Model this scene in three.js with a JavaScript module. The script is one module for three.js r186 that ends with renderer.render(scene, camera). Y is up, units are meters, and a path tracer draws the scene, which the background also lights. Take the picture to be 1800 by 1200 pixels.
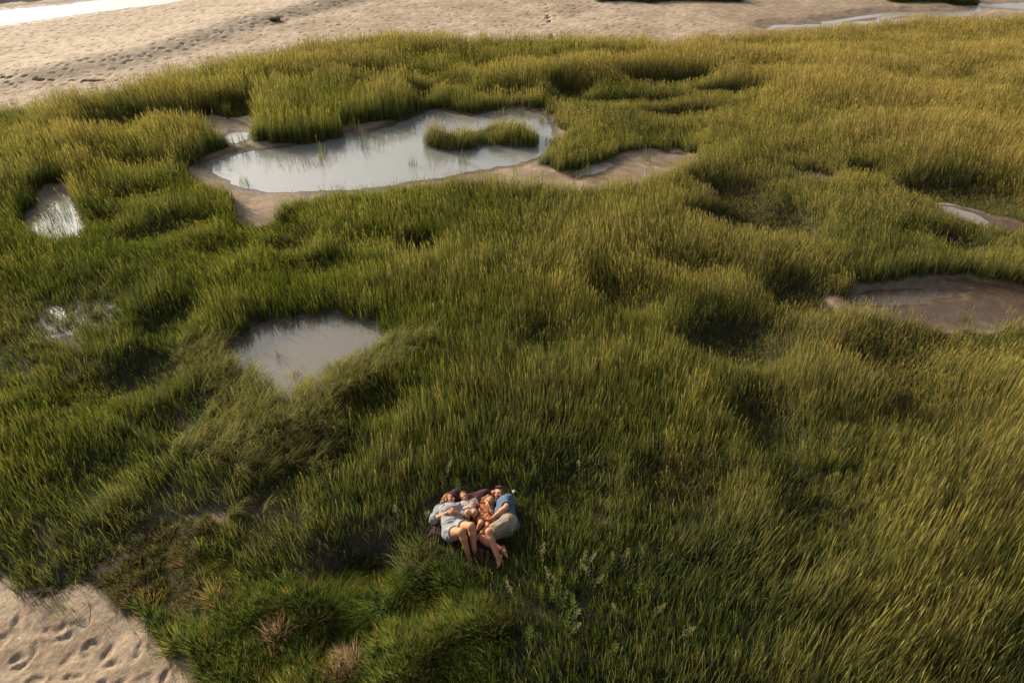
import * as THREE from 'three';

// ---------- camera, sky, sun, exposure ----------
const scene = new THREE.Scene();
const camera = new THREE.PerspectiveCamera(53.13, 1024 / 682, 0.1, 4000);
const EYE = 9.45, PITCH = 38.07 * Math.PI / 180;
camera.position.set(0, EYE, 0);
camera.rotation.set(-PITCH, 0, 0);

const SUN_UP = 22 * Math.PI / 180;
const TO_SUN = new THREE.Vector3(-0.8 * Math.cos(SUN_UP), Math.sin(SUN_UP), -0.6 * Math.cos(SUN_UP));
const sun = new THREE.DirectionalLight(new THREE.Color().setRGB(1, 0.84, 0.62), 5);
sun.position.copy(TO_SUN).multiplyScalar(90).add(new THREE.Vector3(0, 0, -20));
sun.target.position.set(0, 0, -20);
sun.castShadow = true;
sun.shadow.mapSize.set(4096, 4096);
Object.assign(sun.shadow.camera, { left: -45, right: 45, top: 45, bottom: -45, near: 1, far: 220 });
sun.shadow.radius = 2;
scene.add(sun, sun.target);

const renderer = new THREE.WebGLRenderer({ antialias: true });
renderer.setSize(1024, 682);
renderer.toneMapping = THREE.LinearToneMapping;
renderer.toneMappingExposure = 1.78;
renderer.shadowMap.enabled = true;

// ---------- small maths ----------
function rng(seed) {
  let a = seed >>> 0;
  return () => { a = (a + 0x6D2B79F5) | 0; let t = Math.imul(a ^ (a >>> 15), 1 | a); t = (t + Math.imul(t ^ (t >>> 7), 61 | t)) ^ t; return ((t ^ (t >>> 14)) >>> 0) / 4294967296; };
}
const hash = (i, j, k = 0) => { let h = Math.imul(i, 374761393) + Math.imul(j, 668265263) + Math.imul(k, 1440662683) + 974711 | 0; h = Math.imul(h ^ (h >>> 15), 0x85ebca6b); h = Math.imul(h ^ (h >>> 13), 0xc2b2ae35); return ((h ^ (h >>> 16)) >>> 0) / 4294967296; };
const fade = (t) => t * t * (3 - 2 * t);
const mix = (a, b, t) => a + (b - a) * t;
const clamp = (v, a = 0, b = 1) => Math.min(b, Math.max(a, v));
const sstep = (a, b, v) => fade(clamp((v - a) / (b - a)));
function noise2(x, y, s = 0) {
  const i = Math.floor(x), j = Math.floor(y), u = fade(x - i), v = fade(y - j);
  return mix(mix(hash(i, j, s), hash(i + 1, j, s), u), mix(hash(i, j + 1, s), hash(i + 1, j + 1, s), u), v) * 2 - 1;
}
function noise3(x, y, z, s = 0) { const k = Math.floor(z), w = fade(z - k); return mix(noise2(x, y, s + k * 17), noise2(x, y, s + k * 17 + 17), w); }
const fbm = (x, y, n = 4, s = 0) => { let r = 0, a = 0.5; for (let i = 0; i < n; i++) { r += a * noise2(x, y, s + i * 7); x = x * 2.03 + 11.7; y = y * 2.03 + 5.3; a *= 0.5; } return r; };

// the sky: pale blue evening air, whiter and warmer towards the horizon and the sun, with broken soft cloud all round
{
  const w = 1024, h = 512, d = new Float32Array(w * h * 4), v = new THREE.Vector3();
  for (let j = 0; j < h; j++) for (let i = 0; i < w; i++) {
    const lat = ((j + 0.5) / h - 0.5) * Math.PI, lon = ((i + 0.5) / w - 0.5) * 2 * Math.PI;
    v.set(Math.cos(lat) * Math.cos(lon), Math.sin(lat), Math.cos(lat) * Math.sin(lon));
    const up = Math.max(v.y, 0), low = Math.pow(1 - up, 1.5), near = Math.max(0, v.dot(TO_SUN));
    let r = mix(0.34, 1.2, low), g = mix(0.45, 1.22, low), b = mix(0.62, 1.26, low);
    const glow = 5 * Math.pow(near, 4.5) + 5 * Math.pow(near, 30);
    r += glow * 1.0; g += glow * 0.93; b += glow * 0.8;
    const p = 1 / (up + 0.16), cx = v.x * p, cz = v.z * p;
    const c = sstep(0.0, 0.42, fbm(cx * 0.95 + 3.1, cz * 0.95 + 8.6, 6, 5) + 0.08) * sstep(0.0, 0.12, up);
    const lit = 1.15 + 5 * Math.pow(near, 4.5);
    r = mix(r, 1.02 * lit, c * 0.7); g = mix(g, 0.96 * lit, c * 0.7); b = mix(b, 0.94 * lit, c * 0.7);
    if (v.y < 0) { const f = sstep(0, 0.12, -v.y); r = mix(r, 0.2, f); g = mix(g, 0.18, f); b = mix(b, 0.13, f); }
    d.set([r, g, b, 1], (j * w + i) * 4);
  }
  const sky = new THREE.DataTexture(d, w, h, THREE.RGBAFormat, THREE.FloatType);
  sky.mapping = THREE.EquirectangularReflectionMapping; sky.magFilter = sky.minFilter = THREE.LinearFilter; sky.wrapS = THREE.RepeatWrapping; sky.needsUpdate = true;
  scene.background = sky; scene.environment = sky;
  scene.backgroundIntensity = scene.environmentIntensity = 0.27;
}

// ---------- objects: names, labels ----------
const taken = {};
const numbered = (n) => { const k = taken[n] = (taken[n] ?? -1) + 1; return k ? n + '_' + String(k).padStart(3, '0') : n; };
function tag(o, label, category, group, kind) {
  o.userData.label = label;
  if (category) o.userData.category = category;
  if (group) o.userData.group = group;
  if (kind) o.userData.kind = kind;
  return o;
}
function put(o, name, parent = scene) {
  o.name = parent === scene ? numbered(name) : name;
  o.traverse((m) => { if (m.isMesh) { m.castShadow = true; m.receiveShadow = true; } });
  parent.add(o); return o;
}
const rgb = (r, g, b) => new THREE.Color().setRGB(r, g, b);
const std = (c, o = {}) => new THREE.MeshStandardMaterial({ color: rgb(...c), roughness: 0.9, ...o });

// ---------- the plan of the place, in metres: x right, z towards the viewer ----------
const WATER = {
  A: [[-10.59,-22.07],[-9.20,-23.10],[-7.73,-23.61],[-6.25,-24.37],[-5.50,-24.82],[-4.35,-25.75],[-3.70,-26.80],[-3.14,-27.32],[-2.25,-26.93],[-1.56,-26.61],[-.91,-27.19],[0,-27.52],[1.13,-27.00],[1.56,-25.57],[1.37,-23.20],[.88,-22.50],[0,-21.92],[-.95,-21.51],[-1.87,-21.10],[-3.65,-20.41],[-5.38,-19.95],[-7.15,-19.83],[-8.09,-19.87],[-9.15,-20.49],[-10.05,-21.28]],
  B: [[-10.71,-24.48],[-10.39,-24.93],[-9.81,-24.82],[-9.55,-24.26],[-9.80,-23.72],[-10.41,-23.83]],
  C: [[-14.13,-18.30],[-14.30,-19.12],[-14.17,-19.59],[-13.58,-19.31],[-12.84,-18.19],[-12.41,-17.50],[-12.32,-16.93],[-12.70,-16.80],[-13.29,-17.00],[-13.72,-17.26],[-13.99,-17.84]],
  D: [[-11.08,-12.71],[-11.12,-13.27],[-10.66,-13.16],[-10.50,-13.39],[-10.47,-13.88],[-10.00,-14.08],[-9.62,-14.00],[-9.49,-13.63],[-9.70,-13.27],[-9.87,-12.93],[-10.23,-12.60],[-10.51,-12.38]],
  E: [[-6.62,-11.94],[-6.35,-12.45],[-5.86,-12.89],[-5.19,-13.16],[-4.48,-13.27],[-3.70,-13.11],[-3.11,-12.80],[-2.78,-12.31],[-3.26,-11.71],[-3.76,-11.30],[-4.11,-10.90],[-4.37,-10.44],[-4.63,-10.01],[-5.25,-10.58],[-5.79,-11.06],[-6.26,-11.52]],
  F: [[8.31,-14.08],[9.29,-14.38],[10.60,-14.43],[11.41,-14.33],[11.08,-13.98],[10.05,-13.73],[8.99,-13.68],[8.36,-13.83]],
  G: [[13.02,-18.89],[13.42,-18.82],[13.90,-18.44],[14.00,-17.94],[13.69,-17.73],[13.34,-18.01],[12.97,-18.44]],
  I: [[2.05,-21.55],[2.69,-21.92],[3.34,-22.21],[3.51,-21.97],[2.86,-21.28],[2.19,-20.93]],
  J: [[5.48,-23.30],[5.94,-23.30],[6.08,-23.00],[5.58,-23.00]],
  K: [[-3.57,-36.57],[-1.85,-36.46],[-1.96,-35.70],[-3.37,-35.92]],
  R: [[-46.18,-42.88],[-33.17,-43.16],[-30.96,-45.04],[-27.98,-46.59],[-22.80,-50.52],[0,-63.00],[0,-60.39],[-20.61,-47.73],[-22.01,-46.27],[-23.81,-45.19],[-25.82,-43.72],[-27.41,-42.33],[-28.74,-41.27],[-30.40,-38.93],[-36.54,-32.38]],
  S: [[28.28,-45.49],[30.10,-45.96],[32.84,-46.43],[35.52,-46.75],[34.11,-44.59],[30.61,-44.44],[29.16,-44.89]],
};
const BARE = {
  A: [[-10.81,-21.10],[-10.78,-21.83],[-10.50,-22.70],[-10.16,-23.25],[-9.47,-23.99],[-7.73,-23.61],[-6.25,-24.37],[-6.41,-25.16],[-5.46,-25.87],[-4.37,-25.93],[-3.72,-26.93],[-3.16,-27.46],[-2.27,-27.13],[-1.57,-26.74],[-.91,-27.32],[0,-27.66],[1.25,-27.26],[1.84,-25.57],[2.09,-24.63],[1.74,-23.88],[1.18,-22.60],[.86,-21.88],[1.60,-21.33],[2.69,-21.88],[3.53,-22.50],[4.60,-23.10],[5.62,-23.20],[6.50,-22.80],[6.20,-21.44],[4.50,-20.32],[3.50,-19.62],[1.74,-19.42],[0,-19.84],[-1.79,-19.98],[-3.52,-19.57],[-5.20,-19.17],[-6.76,-18.54],[-7.00,-17.61],[-7.95,-17.50],[-8.68,-19.31],[-10.10,-20.32]],
  Bi: [[-12.05,-25.28],[-12.05,-26.30],[-11.78,-26.61],[-10.94,-26.49],[-10.30,-26.74],[-10.05,-26.49],[-9.63,-25.57],[-9.41,-24.26],[-9.42,-23.83],[-10.17,-23.30],[-10.93,-24.15],[-11.63,-24.82]],
  C: [[-14.10,-17.60],[-14.54,-18.74],[-14.97,-19.83],[-14.91,-20.24],[-14.29,-20.24],[-13.63,-19.51],[-12.85,-18.37],[-12.30,-17.60],[-12.20,-16.74],[-12.71,-16.52],[-13.52,-16.84]],
  E: [[-6.62,-11.94],[-6.35,-12.45],[-5.86,-12.89],[-5.19,-13.16],[-4.48,-13.27],[-3.70,-13.11],[-3.11,-12.80],[-2.78,-12.31],[-3.26,-11.71],[-3.76,-11.30],[-4.11,-10.90],[-4.37,-10.44],[-4.63,-10.01],[-5.25,-10.58],[-5.79,-11.06],[-6.26,-11.52]],
  F: [[7.75,-13.88],[8.85,-14.54],[10.49,-14.81],[11.68,-14.86],[12.51,-14.65],[13.06,-14.13],[13.43,-13.27],[12.66,-12.49],[11.22,-12.34],[10.20,-12.42],[9.01,-12.66],[7.97,-12.91]],
  G: [[12.99,-19.00],[13.80,-18.89],[14.29,-18.23],[15.13,-17.39],[15.75,-16.61],[14.97,-16.61],[14.25,-17.08],[13.67,-17.48],[12.96,-17.73],[12.63,-18.22]],
  H: [[9.10,-21.19],[9.75,-21.19],[10.38,-20.84],[10.64,-20.32],[9.92,-20.13],[9.16,-20.56]],
  M: [[5.48,-30.88],[6.42,-30.25],[7.53,-30.25],[8.00,-30.72],[6.94,-29.24],[5.77,-29.39]],
  K: [[-3.77,-37.21],[-1.74,-37.09],[-1.72,-35.28],[-3.48,-35.49]],
  N: [[-7.87,-5.93],[-7.33,-5.90],[-6.73,-5.92],[-6.45,-5.88],[-6.11,-5.72],[-5.71,-5.48],[-5.30,-5.27],[-4.85,-5.01],[-4.44,-4.80],[-4.12,-4.56],[-3.86,-4.37],[-3.68,-4.03],[-8.15,-3.89],[-10.00,-5.31],[-8.70,-5.86]],
};
const MARSH_EDGE = [[-24.89,-18.44],[-21.64,-23.14],[-19.24,-25.73],[-17.61,-26.70],[-15.05,-28.45],[-13.59,-30.80],[-11.63,-32.55],[-9.22,-34.48],[-7.30,-35.94],[-5.09,-36.27],[0,-35.51],[6.56,-35.72],[6.79,-34.47],[8.41,-35.08],[12.84,-36.57],[17.57,-37.70],[22.55,-38.90],[27.50,-39.64],[38.01,-41.35]];
const BERM = [[40,-150],[-7.37,-48.74],[-9.13,-46.11],[-11.40,-43.72],[-13.34,-41.01],[-14.93,-38.12],[-16.06,-35.56],[-17.31,-33.82],[-18.53,-32.38],[-20.22,-31.13],[-40,-17]];
const RILLS = [[[13.99,-39.77],[14.73,-40.38],[17.29,-40.51],[17.63,-41.01],[19.47,-42.06],[21.89,-43.16],[23.68,-43.44],[25.35,-43.44],[26.68,-43.44],[27.81,-44.30]],
  [[17.18,-40.38],[18.33,-40.76],[20.44,-41.27],[21.53,-42.33],[23.35,-43.44]],
  [[23.35,-43.44],[24.41,-42.88],[26.39,-42.88],[27.66,-44.01],[28.02,-45.19],[27.26,-45.19]],
  [[19.43,-41.14],[21.13,-41.40],[22.72,-42.06]]];
const HOLLOWS = [[-2.47,-16.12,.52,.50,.55],[-4.04,-16.30,.93,.50,.20],[-5.96,-16.52,.63,.60,.40],[-5.04,-15.19,1.04,.50,.30],[4.99,-12.11,1.15,.80,.50],[5.31,-11.86,.51,.70,.70],[6.48,-30.57,1.49,.80,.90],[4.52,-33.09,1.33,.50,.60],[7.88,-30.72,.88,.60,.60],[2.41,-29.35,.96,.80,.50],[4.40,-27.93,2.78,.50,.35],[6.67,-26.49,1.33,.60,.50],[9.03,-28.84,1.43,.60,.50],[7.24,-17.67,1.32,.90,.60],[8.22,-17.67,.49,1.00,.80],[6.13,-17.84,.99,.60,.50],[7.01,-19.31,.88,.90,.50],[6.09,-19.91,.54,.60,.30],[7.12,-13.88,.84,.80,.55],[11.48,-21.06,.56,.50,.60],[13.16,-19.71,1.25,.80,.70],[14.72,-19.31,1.23,.90,.60],[12.32,-16.36,.62,.60,.40],[11.45,-16.84,.95,.40,.20],[4.61,-14.91,1.02,.60,.25],[2.90,-13.63,.83,.60,.30],[2.26,-14.13,.56,.50,.20],[-10.83,-27.00,.90,.60,.60],[-13.41,-25.57,1.95,.70,.50],[-14.62,-24.42,1.04,.70,.40],[-10.66,-21.88,.58,.50,.25],[-12.19,-21.19,1.13,.50,.25],[-11.66,-19.12,1.04,.50,.25],[-11.92,-17.84,.83,.50,.30],[-10.34,-16.84,.95,.50,.30],[-9.31,-17.50,.82,.50,.30],[-7.02,-17.50,.98,.50,.30],[-7.70,-16.06,.92,.50,.20],[-7.96,-12.82,.66,.70,.35],[-7.68,-11.18,.85,.70,.50],[-3.77,-28.48,.59,.70,.70],[-5.25,-30.72,2.25,.60,.35],[-.47,-28.48,1.41,.50,.45],[-2.67,-29.57,1.21,.60,.35],[-1.02,-31.54,1.53,.60,.30],[1.31,-32.38,1.57,.60,.20],[-5.71,-28.84,.95,.50,.20],[8.08,-11.27,.98,.80,.30],[9.96,-12.07,1.02,.70,.25],[4.89,-9.54,.67,.80,.35],[5.41,-7.60,.89,.80,.25],[8.49,-9.86,1.02,.70,.25],[3.03,-7.98,.81,.70,.25],[.77,-12.07,.77,.60,.25],[1.00,-7.85,.60,.60,.25],[-2.74,-10.03,.69,.50,.30],[-3.58,-8.65,.84,.60,.30],[-6.46,-9.86,.68,.70,.35],[-8.62,-10.36,.82,.70,.30],[-7.39,-8.24,.62,.50,.25],[-4.13,-7.60,.59,.50,.20],[-2.36,-6.41,.82,.50,.45],[-1.37,-5.67,.43,.35,.30],[-2.40,-5.22,.50,.35,.25]];
const CANOPY = [[7.47,-12.44,.40,.55,1.00],[8.50,-11.89,.42,.60,1.00],[9.82,-11.56,.45,.60,1.00],[4.92,-5.47,.68,.42,1.00],[1.66,-5.55,.50,.22,1.00],[3.70,-7.03,.60,.35,1.00],[7.06,-6.43,.70,.50,1.00],[9.27,-9.63,.75,.70,1.00],[6.57,-9.66,.70,.70,1.00],[3.84,-9.68,.68,.55,1.00],[1.10,-9.74,.60,.40,1.00],[2.17,-15.04,.62,.60,1.00],[-1.37,-13.80,.55,.25,1.00],[-4.39,-15.18,.50,.15,1.00],[-7.27,-17.45,.42,.10,1.00],[-9.08,-15.88,.40,.12,.95],[-10.26,-18.90,.42,.15,.95],[-12.60,-20.33,.55,.25,1.00],[11.71,-15.18,.50,.50,.90],[10.57,-15.94,.60,.60,1.00],[13.94,-28.39,.70,1.00,1.00],[22.06,-32.52,.66,1.00,1.00],[15.37,-22.30,.75,.95,1.00],[11.72,-32.62,.62,.95,1.00],[6.83,-22.65,.55,.65,.95],[9.14,-20.66,.34,.60,.85],[11.14,-18.93,.40,.60,.95],[13.48,-16.94,.30,.60,.85],[3.80,-24.93,.34,.60,.85],[6.14,-24.01,.38,.60,.90],[3.17,-23.08,.45,.50,1.00],[0,-30.58,.75,.60,1.00],[-5.29,-33.34,.70,.60,1.00],[-7.25,-25.52,.80,.35,1.00],[-10.86,-29.78,.75,.55,1.00],[-13.44,-27.17,.78,.50,1.00],[-15.95,-23.39,.72,.50,1.00],[-15.18,-20.17,.65,.35,1.00],[-14.02,-17.21,.60,.20,1.00],[-11.35,-15.29,.40,.10,1.00],[-10.45,-12.66,.28,.25,.45],[-9.62,-13.11,.28,.25,.45],[-10.27,-11.40,.30,.25,.60],[-8.74,-13.36,.50,.12,1.00],[-5.96,-13.08,.55,.15,1.00],[-7.21,-11.21,.52,.15,1.00],[-8.89,-9.82,.50,.20,1.00],[-5.23,-8.86,.55,.25,.95],[-6.83,-7.71,.45,.15,.90],[-5.40,-7.19,.30,.25,.50],[-4.24,-7.16,.35,.30,.60],[-6.89,-6.75,.28,.15,.75],[-3.03,-8.30,.55,.25,1.00],[-2.17,-9.44,.58,.30,1.00],[-2.62,-7.11,.45,.15,1.00],[-1.63,-6.53,.30,.10,.90],[-.52,-8.88,.52,.22,1.00],[0,-5.87,.40,.12,1.00],[.78,-4.71,.48,.18,1.00],[-1.44,-7.46,.46,.20,1.00],[-.79,-7.93,.50,.20,1.00],[.56,-7.08,.50,.22,1.00]];
const ISLET = [[-3.10,-23.72],[-2.91,-24.26],[-2.07,-24.15],[-1.30,-24.59],[-.64,-24.93],[.42,-24.93],[.91,-24.15],[.89,-23.51],[0,-23.56],[-1.02,-23.72],[-1.18,-23.51],[-1.71,-23.20],[-2.42,-23.30]];
const COVER = [[-5.34,-5.53],[-5.14,-5.67],[-4.16,-5.81],[-3.33,-5.95],[-3.02,-6.15],[-2.35,-6.36],[-1.81,-6.41],[-.98,-6.15],[-.43,-5.76],[-.08,-5.22],[-.15,-4.25],[-3.75,-4.03],[-4.51,-4.88]];
const CLEARING = [[-1.40,-6.78],[-1.46,-7.06],[-1.39,-7.54],[-1.15,-7.82],[-.85,-7.87],[-.30,-7.95],[0,-7.78],[.12,-7.35],[.11,-7.01],[-.05,-6.84],[-.05,-6.51],[-.11,-6.30],[-.31,-6.25],[-.54,-6.36],[-.77,-6.40],[-1.02,-6.73]];
const BLANKET = [[-1.39,-6.79],[-1.35,-7.00],[-1.23,-7.35],[-1.18,-7.66],[-.99,-7.76],[-.77,-7.71],[-.54,-7.76],[-.38,-7.71],[-.20,-7.53],[0,-7.29],[.05,-6.89],[-.18,-6.62],[-.36,-6.43],[-.49,-6.35],[-.63,-6.46],[-.92,-6.67],[-1.18,-6.73]];
const FOOTPRINTS = [[-7.25,-5.41],[-6.72,-5.19],[-6.46,-5.15],[-7.31,-5.05],[-6.96,-4.80],[-6.84,-4.69],[-6.53,-4.52],[-6.31,-4.50],[-6.02,-4.56],[-6.02,-5.00],[-6.04,-4.88],[-5.73,-4.90],[-5.56,-4.72],[-5.31,-4.95],[-5.04,-4.52],[-6.26,-4.80],[-6.56,-5.26],[-5.61,-4.40],[-6.79,-4.37],[-6.81,-4.96],[-5.34,-4.48],[-4.79,-4.56],[-6.34,-5.31]];
const PLUMES = [[.45,-6.21],[.75,-5.80],[1.05,-6.07],[1.11,-6.09],[1.19,-6.00],[.59,-5.83],[.04,-5.57],[1.20,-5.78],[2.01,-5.28],[2.28,-4.96],[1.73,-6.22],[-1.87,-7.06],[-1.44,-7.06],[.80,-5.07],[1.52,-5.37],[-1.18,-7.89],[1.20,-8.13],[-1.78,-5.64],[.87,-5.28]];
const LEAFY = [[.42,-5.72],[.75,-5.52],[.90,-5.53],[.72,-6.01],[.90,-5.86],[1.37,-6.01],[.93,-6.46],[.77,-5.22],[1.58,-6.20],[-.95,-7.68],[.59,-5.67],[.92,-5.42],[1.84,-5.67],[.70,-7.06],[.40,-8.11],[.24,-5.05],[2.04,-6.36],[-2.09,-7.98],[1.41,-4.80],[-3.36,-7.91],[-3.55,-8.17],[-3.26,-8.11]];
const SPRIGS = [[-7.03,-5.59],[-6.87,-5.62],[-6.70,-5.56],[-6.56,-5.53],[-5.92,-5.26],[-6.09,-5.86],[-6.40,-5.65],[-5.21,-5.00],[-6.62,-5.38],[-5.48,-5.22]];
const SHORE_SPRIGS = [[-5.04,-10.68],[-5.63,-11.27],[-11.06,-26.18],[-10.99,-26.24]];
const SPARSE = [[-6.86,-6.36],[-6.14,-7.01],[-5.52,-7.35],[-4.65,-7.35],[-4.28,-6.95],[-4.88,-6.62],[-5.02,-6.15],[-4.32,-5.76],[-4.23,-5.13],[-4.55,-4.76],[-5.36,-5.17],[-6.07,-5.62],[-6.55,-5.91]];
// signed distance to a closed outline, negative inside
function box(p) { let a = 1e9, b = 1e9, c = -1e9, d = -1e9; for (const [x, z] of p) { a = Math.min(a, x); c = Math.max(c, x); b = Math.min(b, z); d = Math.max(d, z); } return [a, b, c, d]; }
function sd(p, x, z) {
  const b = p.box ??= box(p), ox = Math.max(b[0] - x, 0, x - b[2]), oz = Math.max(b[1] - z, 0, z - b[3]);
  if (ox + oz > 2) return Math.hypot(ox, oz);
  let d = 1e18, s = 1;
  for (let i = 0, j = p.length - 1; i < p.length; j = i++) {
    const ex = p[j][0] - p[i][0], ez = p[j][1] - p[i][1], wx = x - p[i][0], wz = z - p[i][1];
    const t = clamp((wx * ex + wz * ez) / (ex * ex + ez * ez)), qx = wx - ex * t, qz = wz - ez * t;
    d = Math.min(d, qx * qx + qz * qz);
    const c1 = z >= p[i][1], c2 = z < p[j][1], c3 = ex * wz > ez * wx;
    if ((c1 && c2 && c3) || (!c1 && !c2 && !c3)) s = -s;
  }
  return s * Math.sqrt(d);
}
function dline(p, x, z) { // distance to an open line, and on which side (+ = right of its direction)
  let d = 1e18, side = 1, most = 0;
  for (let i = 0; i + 1 < p.length; i++) {
    const ex = p[i + 1][0] - p[i][0], ez = p[i + 1][1] - p[i][1], wx = x - p[i][0], wz = z - p[i][1];
    const t = clamp((wx * ex + wz * ez) / (ex * ex + ez * ez)), qx = wx - ex * t, qz = wz - ez * t, q = qx * qx + qz * qz;
    if (q < d + 1e-9) { const c = (ex * wz - ez * wx) / Math.hypot(ex, ez); if (q < d - 1e-9 || Math.abs(c) > most) { side = c > 0 ? -1 : 1; most = Math.abs(c); } d = Math.min(d, q); }
  }
  return [Math.sqrt(d), side];
}
function along(p, x) { if (x <= p[0][0]) return p[0][1]; for (let i = 0; i + 1 < p.length; i++) if (x <= p[i + 1][0]) return mix(p[i][1], p[i + 1][1], (x - p[i][0]) / (p[i + 1][0] - p[i][0])); return p[p.length - 1][1]; }
const waters = Object.entries(WATER), bares = Object.entries(BARE);
const LEVEL = { A: -0.13, B: -0.12, C: -0.13, D: -0.05, E: -0.14, F: -0.16, G: -0.12, I: -0.13, J: -0.12, K: -0.05, R: -0.25, S: -0.1 };
const RILL_LEVEL = -0.07;

// the sward's potholes: 1 where there is none, towards 0 in the middle of one
function hollow(x, z) {
  let k = 1;
  for (const [hx, hz, rx, rz, d] of HOLLOWS) { const u = (x - hx) / (rx * 1.2), v = (z - hz - 0.1) / (rz * 1.35), q = u * u + v * v; if (q < 3) k *= 1 - Math.min(0.8, d * 1.7) * Math.exp(-q * q * 1.3); }
  return k;
}
// what the ground is like at (x, z): height, how bare, wetness (on the near sand also dimmer light), how far onto the beach
function land(x, z) {
  const n1 = fbm(x * 0.35, z * 0.35, 3, 3), n2 = fbm(x * 1.7, z * 1.7, 3, 21);
  let y = 0.04 * n1 + 0.02 * n2 - 0.34 * Math.pow(1 - hollow(x, z), 1.6), bare = 0, wet = 0.35, beach = 0, kind = 0, mud = 0;
  const edge = along(MARSH_EDGE, x) + 0.5 * n2;
  beach = sstep(-0.6, 0.9, edge - z);
  const wob = 0.24 * n2 + 0.06 * noise2(x * 6, z * 6, 9);
  for (const [k, p] of bares) {
    const s = sd(p, x, z) + wob + (k === 'E' || k === 'F' ? 0.06 : 0);
    if (s < 0.5) {
      const t = sstep(0.25, -0.2, s);
      if (k === 'N') { y = mix(y, 0.02 + 0.05 * n1, t); kind = Math.max(kind, t); wet = mix(wet, 0.36, t); }  // near sand toned down through wet: lower light put into its colour
      else { y = mix(y, -0.085 + 0.012 * n2, t); mud = Math.max(mud, t); wet = mix(wet, k === 'F' || k === 'M' || k === 'G' || k[0] === 'H' ? 0.95 : 0.62, t); }
      bare = Math.max(bare, t);
    }
  }
  if (beach > 0) {
    mud *= 1 - beach; let b = 0.09 + 0.05 * n1, w = 0.25 + 0.3 * sstep(2, 20, x) + 0.25 * n1;
    const [d, side] = dline(BERM, x, z);
    b += 0.4 * sstep(1.1, -1.3, side * d + 0.35 * n1) * sstep(-24, -15, x + 0.6 * (z + 36)) + 0.0;
    w -= 0.2 * sstep(0.5, -0.5, side * d);
    const trod = clamp(1 - sstep(3, 16, x) * 0.6);
    b += tread(x, z, 0.42) * trod * 1.15 + 0.012 * n2;
    y = mix(y, b, beach); wet = mix(wet, clamp(w, 0.02, 0.7), beach); bare = Math.max(bare, beach);
    if (x > 10) for (const p of RILLS) {
      const r = dline(p, x, z)[0] - 0.16 - 0.2 * n2;
      if (r < 1.2) { y = Math.min(y, RILL_LEVEL - 0.012 + r * 0.2); wet = Math.max(wet, sstep(1.2, 0, r)); }
    }
  }
  for (const [k, p] of waters) {
    const s = sd(p, x, z) + wob * (k === 'R' ? 2 : 0.8);
    if (s < 2) {
      const slope = k === 'R' ? 0.05 : k === 'E' || k === 'F' ? 0.3 : 0.085;
      y = Math.min(y, LEVEL[k] + Math.max(-0.3, s * slope + 0.004));
      wet = Math.max(wet, sstep(k === 'R' ? 1.6 : 0.9, 0.0, s));
      if (k !== 'D') bare = Math.max(bare, sstep(0.1, -0.1, s));
    }
  }
  const si = sd(ISLET, x, z) + wob * 0.5;
  if (si < 0.5) { y = Math.max(y, mix(-0.02, -0.3, sstep(-0.25, 0.35, si))); if (si < 0) bare = 0; }
  if (z > -8 && x < -3) {
    const wx = 0.05 * noise2(x * 7, z * 7, 101) + 0.02 * noise2(x * 19, z * 19, 102), wz = 0.05 * noise2(x * 7, z * 7, 103) + 0.02 * noise2(x * 19, z * 19, 104);
    for (const [fx, fz] of FOOTPRINTS) {
      const a = hash(Math.floor(fx * 100), Math.floor(fz * 100)) * 3.14, dx = x + wx - fx, dz = z + wz - fz, u = (dx * Math.cos(a) + dz * Math.sin(a)) / 0.1, v = (-dx * Math.sin(a) + dz * Math.cos(a)) / 0.058, q = u * u + v * v;
      const q2 = (u - 1.1) * (u - 1.1) + v * v * 1.6; if (q < 7) y += kind * (0.6 + 0.7 * Math.abs(Math.sin(fx * 7))) * (-0.02 * Math.exp(-q * q * 0.8) - 0.01 * Math.exp(-q2 * q2) + 0.008 * Math.exp(-(q - 2.2) * (q - 2.2)));
    }
    y += kind * (0.04 * fbm(x * 2.1, z * 2.9, 4, 77) + tread(x, z, 0.5) * 0.12);
  }
  let sparse = 0;
  if (z > -9 && x < -2) { sparse = sstep(0.15, -0.2, sd(SPARSE, x, z) + wob) * (1 - kind); bare = Math.max(bare, sparse * (0.4 + 0.5 * noise2(x * 2.2, z * 2.2, 88))); wet = mix(wet, 0.6, sparse); }
  return { y, bare, wet, beach, kind, mud, sparse };
}
// footprints: one hollow with a rim in each cell of a loose net
function tread(x, z, cell) {
  let y = 0; const ci = Math.floor(x / cell), cj = Math.floor(z / cell);
  for (let i = ci - 1; i <= ci + 1; i++) for (let j = cj - 1; j <= cj + 1; j++) {
    const r = hash(i, j, 61); if (r < 0.25) continue;
    const a = hash(i, j, 62) * 6.28, dx = x - (i + hash(i, j, 63)) * cell, dz = z - (j + hash(i, j, 64)) * cell;
    const u = (dx * Math.cos(a) + dz * Math.sin(a)) / (0.15 + 0.05 * r), v = (-dx * Math.sin(a) + dz * Math.cos(a)) / 0.085, q = u * u + v * v;
    if (q < 5) y += -0.05 * r * Math.exp(-q * 1.1) + 0.016 * Math.exp(-(q - 1.9) * (q - 1.9) * 1.5);
  }
  return y;
}

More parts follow.
